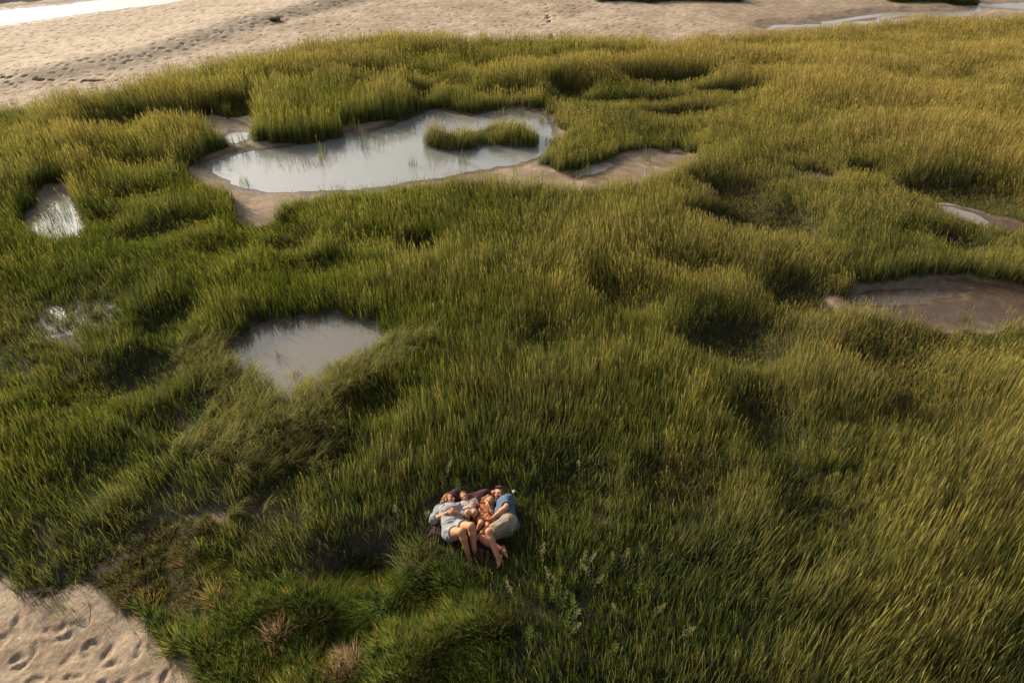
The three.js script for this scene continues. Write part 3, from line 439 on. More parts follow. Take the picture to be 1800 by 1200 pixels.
// surface of a field by surface nets, as one closed mesh
function skin(parts, F, cell) {
  const pad = cell * 2 + 0.02, lo = [0, 1, 2].map((k) => Math.min(...parts.map((p) => p.lo[k])) - pad), hi = [0, 1, 2].map((k) => Math.max(...parts.map((p) => p.hi[k])) + pad);
  const n = [0, 1, 2].map((k) => Math.ceil((hi[k] - lo[k]) / cell) + 1), [nx, ny, nz] = n, at = (i, j, k) => (k * ny + j) * nx + i, val = new Float32Array(nx * ny * nz);
  const B = 4; // skip blocks far from the surface
  for (let k0 = 0; k0 < nz; k0 += B) for (let j0 = 0; j0 < ny; j0 += B) for (let i0 = 0; i0 < nx; i0 += B) {
    const c = F(lo[0] + (i0 + B / 2) * cell, lo[1] + (j0 + B / 2) * cell, lo[2] + (k0 + B / 2) * cell), skip = Math.abs(c) > B * cell * 1.5 + 0.03;
    for (let k = k0; k < Math.min(k0 + B, nz); k++) for (let j = j0; j < Math.min(j0 + B, ny); j++) for (let i = i0; i < Math.min(i0 + B, nx); i++) val[at(i, j, k)] = skip ? c : F(lo[0] + i * cell, lo[1] + j * cell, lo[2] + k * cell);
  }
  const vid = new Int32Array(nx * ny * nz).fill(-1), pos = [], nor = [], ix = [];
  for (let k = 0; k + 1 < nz; k++) for (let j = 0; j + 1 < ny; j++) for (let i = 0; i + 1 < nx; i++) {
    let m = 0; const c = []; for (let q = 0; q < 8; q++) { const v = val[at(i + (q & 1), j + (q >> 1 & 1), k + (q >> 2))]; c.push(v); if (v < 0) m |= 1 << q; }
    if (m === 0 || m === 255) continue;
    let s = [0, 0, 0], e = 0;
    for (let a = 0; a < 8; a++) for (let ax = 0; ax < 3; ax++) { const b = a | 1 << ax; if (a === b || (c[a] < 0) === (c[b] < 0)) continue; const t = c[a] / (c[a] - c[b]); for (let q = 0; q < 3; q++) s[q] += (a >> q & 1) + (q === ax ? t : 0); e++; }
    vid[at(i, j, k)] = pos.length / 3; const P = [lo[0] + (i + s[0] / e) * cell, lo[1] + (j + s[1] / e) * cell, lo[2] + (k + s[2] / e) * cell], h = cell * 0.6; pos.push(...P);
    nor.push(...unit([F(P[0] + h, P[1], P[2]) - F(P[0] - h, P[1], P[2]), F(P[0], P[1] + h, P[2]) - F(P[0], P[1] - h, P[2]), F(P[0], P[1], P[2] + h) - F(P[0], P[1], P[2] - h)]));
  }
  for (let k = 1; k + 1 < nz; k++) for (let j = 1; j + 1 < ny; j++) for (let i = 1; i + 1 < nx; i++) {
    const a = val[at(i, j, k)] < 0;
    for (let ax = 0; ax < 3; ax++) {
      const d = [0, 0, 0]; d[ax] = 1; if (a === val[at(i + d[0], j + d[1], k + d[2])] < 0) continue;
      const u = [0, 0, 0], v = [0, 0, 0]; u[(ax + 1) % 3] = 1; v[(ax + 2) % 3] = 1;
      const q = [vid[at(i, j, k)], vid[at(i - u[0], j - u[1], k - u[2])], vid[at(i - u[0] - v[0], j - u[1] - v[1], k - u[2] - v[2])], vid[at(i - v[0], j - v[1], k - v[2])]];
      if (q.some((w) => w < 0)) continue;
      if (a) ix.push(q[0], q[1], q[2], q[0], q[2], q[3]); else ix.push(q[0], q[2], q[1], q[0], q[3], q[2]);
    }
  }
  return { pos, nor, ix };
}
function joined(list) { const G = new THREE.BufferGeometry(), p = [], n = [], ix = []; for (const m of list) { const b = p.length / 3; for (const v of m.pos) p.push(v); for (const v of m.nor) n.push(v); for (const v of m.ix) ix.push(v + b); } G.setAttribute('position', new THREE.Float32BufferAttribute(p, 3)); G.setAttribute('normal', new THREE.Float32BufferAttribute(n, 3)); G.setIndex(ix); return G; }
// a five-fingered hand at a wrist: palm, four bent fingers of unequal length, a thumb from the side of the palm
function hand(wr, to, back, side, s, curl) {
  const d = unit(vsub(to, wr)), b = unit(vsub(back, d.map((v) => v * dot(back, d)))), w = cross(d, b).map((v) => v * side), P = [];
  const at = (l, across, up) => vadd(vadd(vadd(wr, d, l * s), w, across * s), b, up * s);
  P.push(limb(at(-0.02, 0, 0), at(0.02, 0, 0), 0.024 * s, 0.023 * s));
  for (const o of [-0.024, -0.008, 0.008, 0.024]) P.push(limb(at(0.02, o * 0.7, 0), at(0.082, o * 1.15, 0.002), 0.0145 * s, 0.0115 * s));
  [[-0.03, 0.062], [-0.0105, 0.076], [0.0095, 0.082], [0.029, 0.074]].forEach(([o, l]) => {
    const a = at(0.086, o, 0.001), q = at(0.086 + l * 0.45 * Math.cos(curl * 0.6), o * 1.08, -l * 0.45 * Math.sin(curl * 0.6)), r = vadd(vadd(q, d, l * 0.32 * Math.cos(curl * 1.6) * s), b, -l * 0.32 * Math.sin(curl * 1.6) * s), t = vadd(vadd(r, d, l * 0.24 * Math.cos(curl * 2.3) * s), b, -l * 0.24 * Math.sin(curl * 2.3) * s);
    P.push(limb(a, q, 0.0098 * s, 0.0088 * s), limb(q, r, 0.0088 * s, 0.008 * s), limb(r, t, 0.008 * s, 0.0068 * s));
  });
  const t0 = at(0.022, 0.022, -0.006), t1 = at(0.056, 0.05, -0.016), t2 = at(0.084, 0.058, -0.024); P.push(limb(t0, t1, 0.015 * s, 0.0105 * s), limb(t1, t2, 0.0105 * s, 0.008 * s));
  return P;
}
function foot(kn, an, to, s, side) { // heel, arch, ball and five toes
  const d = unit(vsub(to, an)), shin = unit(vsub(kn, an)), up = unit(vsub(shin, d.map((v) => v * dot(shin, d)))), w = cross(d, up).map((v) => v * side), at = (l, a, u) => vadd(vadd(vadd(an, d, l * s), w, a * s), up, u * s), P = [];
  P.push(limb(an, at(-0.028, 0, -0.045), 0.034 * s, 0.031 * s), limb(an, at(0.1, 0, -0.048), 0.034 * s, 0.024 * s), limb(at(-0.02, 0, -0.05), at(0.12, 0.016, -0.058), 0.028 * s, 0.021 * s), limb(at(0.02, -0.01, -0.055), at(0.105, -0.022, -0.06), 0.024 * s, 0.019 * s));
  [[0.028, 0.034, 0.0125], [0.009, 0.034, 0.0095], [-0.006, 0.028, 0.009], [-0.02, 0.022, 0.0085], [-0.032, 0.014, 0.008]].forEach(([a, l, r]) => P.push(limb(at(0.115 - Math.abs(a - 0.02) * 0.35, a, -0.06), at(0.135 + l - Math.abs(a - 0.02) * 0.5, a * 1.12, -0.064), r * 1.15 * s, r * s)));
  return P;
}
function headParts(c, up, face, s, child) {
  const u = unit(up), f = unit(vsub(face, u.map((v) => v * dot(face, u)))), w = cross(u, f), at = (a, b, d) => vadd(vadd(vadd(c, w, a * s), u, b * s), f, d * s), ax = [w, u, f], q = child ? 0.9 : 1;
  const P = [blob(at(0, 0.03, -0.012), [0.077 * s, 0.09 * s, 0.096 * s], ax), blob(at(0, -0.035 * q, 0.022), [0.058 * s, 0.072 * s * q, 0.066 * s], ax), blob(at(0, -0.088 * q, 0.058), [0.026 * s, 0.018 * s, 0.022 * s], ax), limb(at(0, 0.012, 0.082), at(0, -0.024 * q, 0.108), 0.009 * s, 0.014 * s), limb(at(-0.011, -0.028 * q, 0.094), at(0.011, -0.028 * q, 0.094), 0.01 * s),
    limb(at(-0.045, 0.03, 0.066), at(0.045, 0.03, 0.066), 0.017 * s), blob(at(-0.042, -0.018, 0.06), [0.026 * s, 0.026 * s, 0.02 * s], ax), blob(at(0.042, -0.018, 0.06), [0.026 * s, 0.026 * s, 0.02 * s], ax), limb(at(-0.018, -0.058 * q, 0.08), at(0.018, -0.058 * q, 0.08), 0.01 * s),
    blob(at(-0.079, 0.0, -0.01), [0.009 * s, 0.03 * s, 0.019 * s], ax), blob(at(0.079, 0.0, -0.01), [0.009 * s, 0.03 * s, 0.019 * s], ax)];
  const sockets = [-1, 1].map((k) => blob(at(k * 0.032, 0.01, 0.09), [0.017 * s, 0.011 * s, 0.012 * s], ax));
  return { P, sockets, at, ax, s, q };
}
const skinMat = (c) => new THREE.MeshPhysicalMaterial({ color: rgb(...c), roughness: 0.55, specularIntensity: 0.5, sheen: 0.15, sheenRoughness: 0.6 });
const weave = grain(256, (i, j) => { const v = 128 + 60 * Math.sin(i * 1.57) * Math.sin(j * 1.57) + 50 * (hash(i, j, 5) - 0.5); return [v, v, v]; });
const cloth = (c, o = {}) => new THREE.MeshPhysicalMaterial({ color: rgb(...c), roughness: 0.92, sheen: 0.25, sheenRoughness: 0.8, ...o });
const crease = (amp, sc, seed) => (x, y, z) => { const a = noise3(x * sc * 1.3 + z * sc * 0.5, z * sc * 0.55 - x * sc * 0.2, y * sc, seed), b = noise3(x * sc * 0.8 - z * sc * 0.6, z * sc * 1.9 + x * sc * 0.7, y * sc * 1.5, seed + 3), f = (v) => 1 - Math.pow(Math.abs(v), 0.7) * 2.2; return -amp * f(a) - amp * 0.8 * f(b) + amp * 0.4 * noise3(x * sc * 4, z * sc * 4, y * sc * 4, seed + 9); };

function person(J, o) {
  const t = new THREE.Group(), s = o.size; t.position.set(...J.at);
  const lat = unit(vsub(J.shL, J.shR)), hl = unit(vsub(J.hipL, J.hipR)), r = (v) => v * s, H = headParts(J.head, o.up, o.face, o.head, o.child);
  const cL = vadd(J.chest, lat, r(0.065)), cR = vadd(J.chest, lat, r(-0.065)), bL = vadd(J.belly, hl, r(0.05)), bR = vadd(J.belly, hl, r(-0.05));
  const body = [limb(J.shR, J.shL, r(0.062)), limb(cL, bL, r(0.098), r(0.088)), limb(cR, bR, r(0.098), r(0.088)), limb(vmix(J.neck, J.chest, 0.4), J.chest, r(0.07), r(0.1)), limb(bL, J.hipL, r(0.088), r(0.095)), limb(bR, J.hipR, r(0.088), r(0.095)), limb(J.hipL, J.hipR, r(0.098)), limb(vadd(J.neck, vsub(J.chest, J.neck), 0.1), vmix(J.neck, J.head, 0.6), r(0.052), r(0.048) )];
  if (o.belly) body.push(blob(vadd(J.belly, o.belly, 0.05), [r(0.15), r(0.14), r(0.16)]));
  if (o.bust) for (const k of [-1, 1]) body.push(blob(vadd(vadd(J.chest, lat, k * 0.062), [0, 1, 0.1], 0.075), [0.062, 0.05, 0.062]));
  const arms = {}, legs = {}, hands = [], feet = [];
  for (const k of ['R', 'L']) {
    const sh = J['sh' + k], el = J['el' + k], wr = J['wr' + k], ha = J['ha' + k], hip = J['hip' + k], kn = J['kn' + k], an = J['an' + k], to = J['to' + k];
    body.push(limb(sh, el, r(0.05), r(0.039)), limb(el, vmix(el, wr, 0.35), r(0.039), r(0.041)), limb(vmix(el, wr, 0.35), wr, r(0.041), r(0.026)));
    body.push(limb(hip, vmix(hip, kn, 0.5), r(0.09 * o.leg), r(0.079 * o.leg)), limb(vmix(hip, kn, 0.5), kn, r(0.079 * o.leg), r(0.057 * o.leg)));
    const calf = vadd(vmix(kn, an, 0.3), unit(cross(hl, vsub(an, kn))), r(-0.012));
    body.push(limb(kn, calf, r(0.054 * o.leg), r(0.055 * o.leg)), limb(calf, an, r(0.055 * o.leg), r(0.034)), limb(kn, an, r(0.048), r(0.034)));
    hands.push(hand(wr, ha, o.back?.[k] ?? [0, 1, 0], k === 'R' ? 1 : -1, r(o.hand ?? 1), o.curl?.[k] ?? 0.7)); feet.push(foot(kn, an, to, r(1), k === 'R' ? -1 : 1));
  }
  body.push(...H.P);
  const F = field(body, r(0.035)), list = [skin(body, field([...body.slice(0, -H.P.length)], r(0.035)), 0.011 * Math.max(0.75, s))];
  list.push(skin(H.P, field(H.P, 0.018 * o.head, { carve: H.sockets }), 0.004));
  for (const h of hands) list.push(skin(h, field(h, 0.006), 0.004)); for (const f of feet) list.push(skin(f, field(f, 0.018 * s), 0.005));
  put(new THREE.Mesh(joined(list), skinMat(o.skin)), 'body', t);
  // hair over the skull, cut back from the face
  const hp = [blob(H.at(0, 0.036, -0.02), [0.088 * o.head, 0.1 * o.head, 0.105 * o.head], H.ax), ...(o.hair.more?.(H) ?? [])];
  const f = H.ax[2], u = H.ax[1], hw = (x, y, z) => 0.006 * noise3(x * 60 + y * 30, z * 60, y * 45, 4) + 0.004 * noise3(x * 140, z * 40, y * 120, 6);
  const cut = (x, y, z) => { const p = vsub([x, y, z], H.at(0, 0, 0)), a = dot(p, f), b = dot(p, u); return Math.min((o.hair.line * o.head + 0.45 * a - b), 0) < 0 ? -1 : Math.max(a - o.hair.temple * o.head, -b - (o.hair.nape * o.head - 0.3 * a)); };
  put(new THREE.Mesh(joined([skin(hp, field(hp, 0.02, { warp: hw, keep: cut }), 0.005)]), std(o.hair.color, { roughness: 0.7 })), 'hair', t);
  const eyeMat = std([0.03, 0.02, 0.015], { roughness: 0.25 });
  for (const k of [-1, 1]) {
    const e = new THREE.SphereGeometry(0.0115 * o.head, 10, 8); e.scale(1, o.shut ? 0.35 : 0.75, 0.7); const m = new THREE.Mesh(e, eyeMat);
    m.quaternion.setFromRotationMatrix(new THREE.Matrix4().makeBasis(V(H.ax[0]), V(u), V(f))); m.position.set(...H.at(k * 0.032, 0.008, 0.0775)); put(m, 'eye', t);
    const bp = [limb(H.at(k * 0.018, 0.027, 0.085), H.at(k * 0.05, 0.031, 0.07), 0.0055 * o.head, 0.004 * o.head)]; put(new THREE.Mesh(joined([skin(bp, field(bp, 0.003), 0.003)]), std(o.hair.brow ?? o.hair.color)), 'eyebrow', t);
  }
  const lp = [limb(H.at(-0.018, -0.054 * H.q, 0.0865), H.at(0.018, -0.054 * H.q, 0.0865), 0.006 * o.head)]; put(new THREE.Mesh(joined([skin(lp, field(lp, 0.004), 0.003)]), std([0.36, 0.11, 0.085], { roughness: 0.5 })), 'lips', t);
  if (o.beard) {
    const bd = [blob(H.at(0, -0.06, 0.03), [0.066, 0.058, 0.066], H.ax), blob(H.at(0, -0.09, 0.058), [0.034, 0.028, 0.03], H.ax), limb(H.at(-0.028, -0.043, 0.078), H.at(0.028, -0.043, 0.078), 0.01)], mouth = [blob(H.at(0, -0.055, 0.1), [0.02, 0.006, 0.02], H.ax)];
    const under = (x, y, z) => { const p = vsub([x, y, z], H.at(0, 0, 0)); return dot(p, u) + 0.036 - 0.3 * Math.max(0, 0.03 - dot(p, f)); };
    put(new THREE.Mesh(joined([skin(bd, field(bd, 0.012, { carve: mouth, warp: hw, keep: under }), 0.004)]), std(o.beard, { roughness: 0.85 })), 'beard', t);
  }
  for (const g of o.wear(J, { r, lat, hl, cL, cR, bL, bR, body })) {
    const G = joined([skin(g.parts, field(g.parts, g.k ?? 0.04, { warp: g.warp, keep: g.keep }), g.cell ?? 0.009)]);
    if (g.paint) { const p = G.attributes.position, c = new Float32Array(p.count * 3); for (let i = 0; i < p.count; i++) c.set(g.paint(p.getX(i), p.getY(i), p.getZ(i)), i * 3); G.setAttribute('color', new THREE.BufferAttribute(c, 3)); }
    const m = put(new THREE.Mesh(G, g.mat), g.name, t); if (g.label) m.userData.label = g.label;
  }
  put(t, 'person'); return tag(t, o.label, 'person', 'family lying on the blanket');
}
const E_ = 0.014; // how far cloth stands off the body
person(WOMAN, {
  size: 0.95, head: 0.98, leg: 1.06, bust: true, skin: [0.43, 0.205, 0.115], up: [-0.2, 0.15, -0.95], face: [0.86, 0.5, 0.12], shut: true, curl: { R: 0.9, L: 0.9 }, back: { R: [0, 1, 0.3], L: [0, 1, 0.3] },
  hair: { color: [0.2, 0.095, 0.035], line: 0.07, temple: 0.02, nape: 0.06, more: (H) => [limb(H.at(0, 0.05, -0.09), H.at(-0.02, 0.0, -0.13), 0.045, 0.04)] },
  label: 'person in a pale grey loose dress lying with bent bare knees',
  wear: (J, b) => [
    { name: 'dress', mat: cloth([0.225, 0.24, 0.255]), warp: crease(0.0075, 9, 3), k: 0.045, parts: [limb(J.shR, J.shL, 0.075), limb(b.cL, b.bL, 0.108, 0.105), limb(b.cR, b.bR, 0.108, 0.105), limb(b.bL, J.hipL, 0.105, 0.115), limb(b.bR, J.hipR, 0.105, 0.115), limb(J.hipL, J.hipR, 0.12), limb(J.hipL, vmix(J.hipL, J.knL, 0.4), 0.118, 0.112, true), limb(J.hipR, vmix(J.hipR, J.knR, 0.4), 0.118, 0.116, true), ...[-1, 1].map((k) => blob(vadd(vadd(J.chest, b.lat, k * 0.062), [0, 1, 0.1], 0.078), [0.076, 0.06, 0.076])),
      ...['R', 'L'].flatMap((k) => [limb(J['sh' + k], J['el' + k], 0.07, 0.076), limb(J['el' + k], vmix(J['el' + k], J['wr' + k], k === 'R' ? 0.22 : 0.45), 0.076, 0.066, true)])] },
    { name: 'undershirt', label: 'smooth lilac grey undershirt showing at the chest', mat: cloth([0.3, 0.3, 0.35]), k: 0.03, parts: [blob(vadd(vadd(J.chest, b.lat, -0.03), [0, 1, 0.25], 0.085), [0.1, 0.062, 0.105]), blob(vadd(vadd(J.chest, b.lat, 0.05), [0, 1, 0.1], 0.078), [0.08, 0.058, 0.09])] },
  ] });
person(BOY, {
  size: 0.56, head: 0.76, leg: 1.1, child: true, hand: 1, skin: [0.47, 0.235, 0.14], up: [-0.55, 0.45, -0.65], face: [-0.15, 0.8, 0.58], curl: { R: 0.6, L: 0.8 },
  hair: { color: [0.22, 0.085, 0.028], line: 0.062, temple: 0.03, nape: 0.03 }, label: 'small child in a striped grey top with both knees up',
  wear: (J, b) => { const ax = unit(vsub(J.pelvis, J.neck)); return [
    { name: 'striped_top', mat: cloth([1, 1, 1], { vertexColors: true }), cell: 0.006, k: 0.03, warp: crease(0.004, 16, 5), paint: (x, y, z) => { const q = dot([x, y, z], ax) / 0.021; return (q - Math.floor(q)) < 0.42 ? [0.12, 0.125, 0.135] : [0.42, 0.41, 0.39]; }, parts: [limb(J.shR, J.shL, b.r(0.075)), limb(b.cL, b.bL, b.r(0.115), b.r(0.112)), limb(b.cR, b.bR, b.r(0.115), b.r(0.112)), limb(b.bL, J.hipL, b.r(0.112)), limb(b.bR, J.hipR, b.r(0.112)), ...['R', 'L'].map((k) => limb(J['sh' + k], vmix(J['sh' + k], J['el' + k], 0.6), b.r(0.074), b.r(0.07), true))] },
    { name: 'shorts', mat: cloth([0.3, 0.3, 0.3]), cell: 0.006, k: 0.02, warp: crease(0.003, 18, 8), parts: [limb(J.hipL, J.hipR, b.r(0.125)), ...['R', 'L'].map((k) => limb(J['hip' + k], vmix(J['hip' + k], J['kn' + k], 0.74), b.r(0.125), b.r(0.105), true))] },
    ...['R', 'L'].map((k) => ({ name: 'hem', mat: cloth([0.5, 0.48, 0.45]), cell: 0.005, k: 0.01, parts: [limb(vmix(J['hip' + k], J['kn' + k], 0.7), vmix(J['hip' + k], J['kn' + k], 0.79), b.r(0.108), b.r(0.104), true)], keep: ((a, d) => (x, y, z) => -dot(vsub([x, y, z], a), d))(vmix(J['hip' + k], J['kn' + k], 0.7), unit(vsub(J['kn' + k], J['hip' + k]))) })) ]; } });
person(GIRL, {
  size: 0.62, head: 0.8, leg: 1.02, child: true, skin: [0.46, 0.225, 0.125], up: [0.38, 0.5, -0.75], face: [-0.22, 0.8, 0.56], curl: { R: 0.5, L: 1.0 }, back: { L: [0.3, 0.6, 0.6] },
  hair: { color: [0.34, 0.17, 0.065], line: 0.072, temple: 0.03, nape: 0.05, brow: [0.2, 0.09, 0.035], more: (H) => [limb(H.at(-0.06, 0.04, -0.02), H.at(-0.1, -0.03, -0.03), 0.035, 0.02), limb(H.at(0.06, 0.05, -0.03), H.at(0.08, -0.05, -0.04), 0.04, 0.025)] },
  label: 'child in a rust brown romper with a hand at the mouth',
  wear: (J, b) => [
    { name: 'romper_top', mat: cloth([0.33, 0.115, 0.05]), cell: 0.006, k: 0.03, warp: crease(0.005, 14, 12), parts: [limb(J.shR, J.shL, b.r(0.078)), limb(b.cL, b.bL, b.r(0.118), b.r(0.11)), limb(b.cR, b.bR, b.r(0.118), b.r(0.11)), ...['R', 'L'].map((k) => limb(J['sh' + k], vmix(J['sh' + k], J['el' + k], k === 'R' ? 0.85 : 0.35), b.r(0.078), b.r(0.07), true))] },
    { name: 'waistband', mat: cloth([0.24, 0.075, 0.032]), cell: 0.006, k: 0.02, parts: [limb(vadd(J.belly, b.hl, -0.045), vadd(J.belly, b.hl, 0.045), b.r(0.122))], keep: ((d) => (x, y, z) => Math.abs(dot(vsub([x, y, z], J.belly), d)) - 0.014)(unit(vsub(J.pelvis, J.chest))) },
    { name: 'romper_shorts', mat: cloth([0.33, 0.11, 0.048]), cell: 0.006, k: 0.025, warp: crease(0.007, 20, 15), parts: [limb(b.bL, J.hipL, b.r(0.11), b.r(0.13)), limb(b.bR, J.hipR, b.r(0.11), b.r(0.13)), limb(J.hipL, J.hipR, b.r(0.135)), ...['R', 'L'].map((k) => limb(J['hip' + k], vmix(J['hip' + k], J['kn' + k], 0.62), b.r(0.135), b.r(0.115), true))] },
  ] });
person(MAN, {
  size: 1.04, head: 0.98, leg: 0.96, skin: [0.4, 0.185, 0.105], up: [-0.06, 0.55, -0.82], face: [-0.5, 0.68, 0.53], belly: [-0.6, 0.5, 0], curl: { R: 0.5, L: 0.8 }, back: { R: [0.2, 0.9, 0.2], L: [0.2, 0.8, 0.4] },
  hair: { color: [0.075, 0.03, 0.013], line: 0.07, temple: 0.025, nape: 0.02, more: (H) => [blob(H.at(0.01, 0.11, 0.045), [0.06, 0.03, 0.05], H.ax)] }, beard: [0.13, 0.05, 0.02],
  label: 'bearded person in a blue shirt and khaki shorts lying on one side at the right',
  wear: (J, b) => [
    { name: 'shirt', mat: cloth([0.05, 0.09, 0.15]), k: 0.05, warp: crease(0.007, 9, 21), parts: [limb(J.shR, J.shL, 0.088), limb(b.cL, b.bL, 0.122, 0.12), limb(b.cR, b.bR, 0.122, 0.12), limb(vmix(J.neck, J.chest, 0.3), J.chest, 0.085, 0.13), limb(b.bL, vmix(b.bL, J.hipL, 0.95), 0.122, 0.118), limb(b.bR, vmix(b.bR, J.hipR, 0.9), 0.12, 0.122), limb(J.belly, vadd(J.pelvis, [0.06, 0, 0.02]), 0.12, 0.11), blob(vadd(J.belly, [-0.6, 0.5, 0], 0.05), [0.165, 0.155, 0.17]), limb(J.shL, vmix(J.shL, J.elL, 0.72), 0.082, 0.075, true), limb(J.shR, vmix(J.shR, J.elR, 0.5), 0.08, 0.075, true)] },
    { name: 'shorts', mat: cloth([0.2, 0.165, 0.12]), k: 0.04, warp: crease(0.007, 9, 26), parts: [limb(J.hipL, J.hipR, 0.128), limb(vmix(b.bL, J.hipL, 0.6), J.hipL, 0.12, 0.13), limb(vmix(b.bR, J.hipR, 0.6), J.hipR, 0.12, 0.13), ...['R', 'L'].map((k) => limb(J['hip' + k], vmix(J['hip' + k], J['kn' + k], k === 'L' ? 0.86 : 0.8), 0.125, 0.098, true))] },
  ] });
console.log('people done');

{ // the dark plaid blanket under them, rucked up behind the heads
  const c = [BLANKET.reduce((a, p) => a + p[0], 0) / BLANKET.length, BLANKET.reduce((a, p) => a + p[1], 0) / BLANKET.length], rings = 26, segs = 136, pos = [], uv = [], ix = [];
  const rim = (a) => { const q = ((a / segs) % 1) * BLANKET.length, i = Math.floor(q), t = q - i, A = BLANKET[i], B = BLANKET[(i + 1) % BLANKET.length]; return [mix(A[0], B[0], t), mix(A[1], B[1], t)]; };
  for (let r = 0; r <= rings; r++) for (let a = 0; a < segs; a++) {
    const p = rim(a), t = r / rings, k = t * (1 + 0.03 * noise2(a * 0.5, 3)), x = mix(c[0], p[0], k), z = mix(c[1], p[1], k);
    const ruck = (bx, bz, w, h) => h * Math.exp(-(((x - bx) / w) ** 2 + ((z - bz) / (w * 0.8)) ** 2));
    const y = 0.075 + 0.012 * fbm(x * 7, z * 7, 3, 33) + 0.02 * (1 - Math.abs(noise2(x * 9, z * 9, 34))) * t + ruck(-0.98, -7.62, 0.2, 0.15) + ruck(-0.45, -7.6, 0.17, 0.19) + ruck(-1.3, -6.85, 0.13, 0.06) - 0.05 * sstep(0.86, 1, t);
    pos.push(x - c[0], y, z - c[1]); uv.push((x * 0.92 + z * 0.38) / 0.5, (z * 0.92 - x * 0.38) / 0.5);
    if (r) { const b = r * segs, n = (a + 1) % segs; ix.push(b - segs + a, b - segs + n, b + n, b - segs + a, b + n, b + a); }
  }
  const g = new THREE.BufferGeometry(); g.setAttribute('position', new THREE.Float32BufferAttribute(pos, 3)); g.setAttribute('uv', new THREE.Float32BufferAttribute(uv, 2)); g.setIndex(ix); g.computeVertexNormals();
  const band = (q) => (q % 128 < 40 ? 1 : 0), line = (q) => (Math.abs(q % 128 - 84) < 4 ? 1 : 0);
  const plaid = grain(256, (i, j) => { const n = 10 * (hash(i, j, 8) - 0.5), a = (band(i) + band(j)) / 2, l = Math.max(line(i), line(j)) * ((i + j) % 4 < 2 ? 1 : 0.4); return [40 + 30 * a + 60 * l + n, 22 + 6 * a + 34 * l + n, 27 + 9 * a + 38 * l + n]; }, true);
  const o = put(new THREE.Mesh(g, new THREE.MeshPhysicalMaterial({ map: plaid, roughness: 1, sheen: 0.3, side: THREE.DoubleSide })), 'blanket'); o.position.set(c[0], 0, c[1]);
  tag(o, 'dark maroon plaid blanket rucked up under the family', 'blanket');
}
// ---------- weeds, sprigs and strays ----------
const onGround = (x, z) => land(x, z).y;
function quadLeaf(G, p, d, side, l, w, c) { // a pointed leaf, folded a little along its rib
  const b = G.p.length / 3, q = [p, vadd(vadd(p, d, l * 0.45), side, w / 2), vadd(p, d, l), vadd(vadd(p, d, l * 0.45), side, -w / 2)], n = unit(cross(side, d));
  for (const v of q) { G.p.push(...v); G.n.push(...n); G.c.push(...c); } G.i.push(b, b + 1, b + 2, b, b + 2, b + 3);
}
function stemInto(G, pts, r, c) { for (let k = 0; k + 1 < pts.length; k++) { const b = G.p.length / 3; for (let e = 0; e < 2; e++) for (let s = 0; s < 4; s++) { const a = s * 1.571, v = [Math.cos(a), 0, Math.sin(a)]; G.p.push(...vadd(pts[k + e], v, r * (1 - 0.2 * (k + e)))); G.n.push(...v); G.c.push(...c); } for (let s = 0; s < 4; s++) { const t = (s + 1) % 4; G.i.push(b + s, b + 4 + s, b + 4 + t, b + s, b + 4 + t, b + t); } } }
function plant(seed, { height = 0.45, leaves = 26, leaf = [0.1, 0.018], plume = 0, leafC = [0.12, 0.2, 0.06], plumeC = [0.5, 0.46, 0.24], stemC = [0.12, 0.14, 0.05], lean = 0.12 }) {
  const R = rng(seed), G = { p: [], n: [], c: [], i: [] }, P = { p: [], n: [], c: [], i: [] }, a0 = R() * 6.28, at = (t) => [Math.cos(a0) * lean * height * t * t, height * t, Math.sin(a0) * lean * height * t * t];
  stemInto(G, [at(0), at(0.35), at(0.7), at(1)], 0.005, stemC);
  for (let k = 0; k < leaves; k++) { const t = 0.12 + 0.85 * (k + R()) / leaves, a = k * 2.4 + R() * 0.5, d = unit([Math.cos(a), 0.55 + 0.8 * t, Math.sin(a)]), v = 0.75 + 0.5 * R(); quadLeaf(G, at(t), d, [-Math.sin(a), 0, Math.cos(a)], leaf[0] * (1.15 - 0.5 * t) * (0.7 + 0.6 * R()), leaf[1], leafC.map((q) => q * v)); }
  for (let k = 0; k < plume; k++) { const t = 0.72 + 0.34 * R(), a = R() * 6.28, o = 0.05 * (1.12 - t) * 3 * R(), p = vadd(at(t), [Math.cos(a) * o, 0.015 * R(), Math.sin(a) * o]), v = 0.75 + 0.5 * R(); quadLeaf(P, p, unit([Math.cos(a), 0.8 * R(), Math.sin(a)]), [-Math.sin(a), 0.3, Math.cos(a)], 0.022, 0.014, plumeC.map((q) => q * v)); quadLeaf(P, p, unit([Math.sin(a), 0.8, -Math.cos(a)]), [Math.cos(a), 0.3, Math.sin(a)], 0.02, 0.013, plumeC.map((q) => q * v)); }
  const t = new THREE.Group(); put(new THREE.Mesh(geo(G), grassMat), 'stem_and_leaves', t); if (plume) put(new THREE.Mesh(geo(P), grassMat), 'flower_plume', t).userData.kind = 'stuff';
  return t;
}
function set(o, name, x, z, y = onGround(x, z)) { o.position.set(x, y - 0.005, z); return put(o, name); }
const ORD = ['first', 'second', 'third', 'fourth', 'fifth', 'sixth', 'seventh', 'eighth', 'ninth', 'tenth', 'eleventh', 'twelfth', 'thirteenth', 'fourteenth', 'fifteenth', 'sixteenth', 'seventeenth', 'eighteenth', 'nineteenth', 'twentieth', 'twenty-first', 'twenty-second'];
const fromLeft = (list, k) => { const q = ([x, z]) => x / (4 - z); return ORD[list.filter((p) => q(p) < q(list[k])).length] + ' from the left'; };
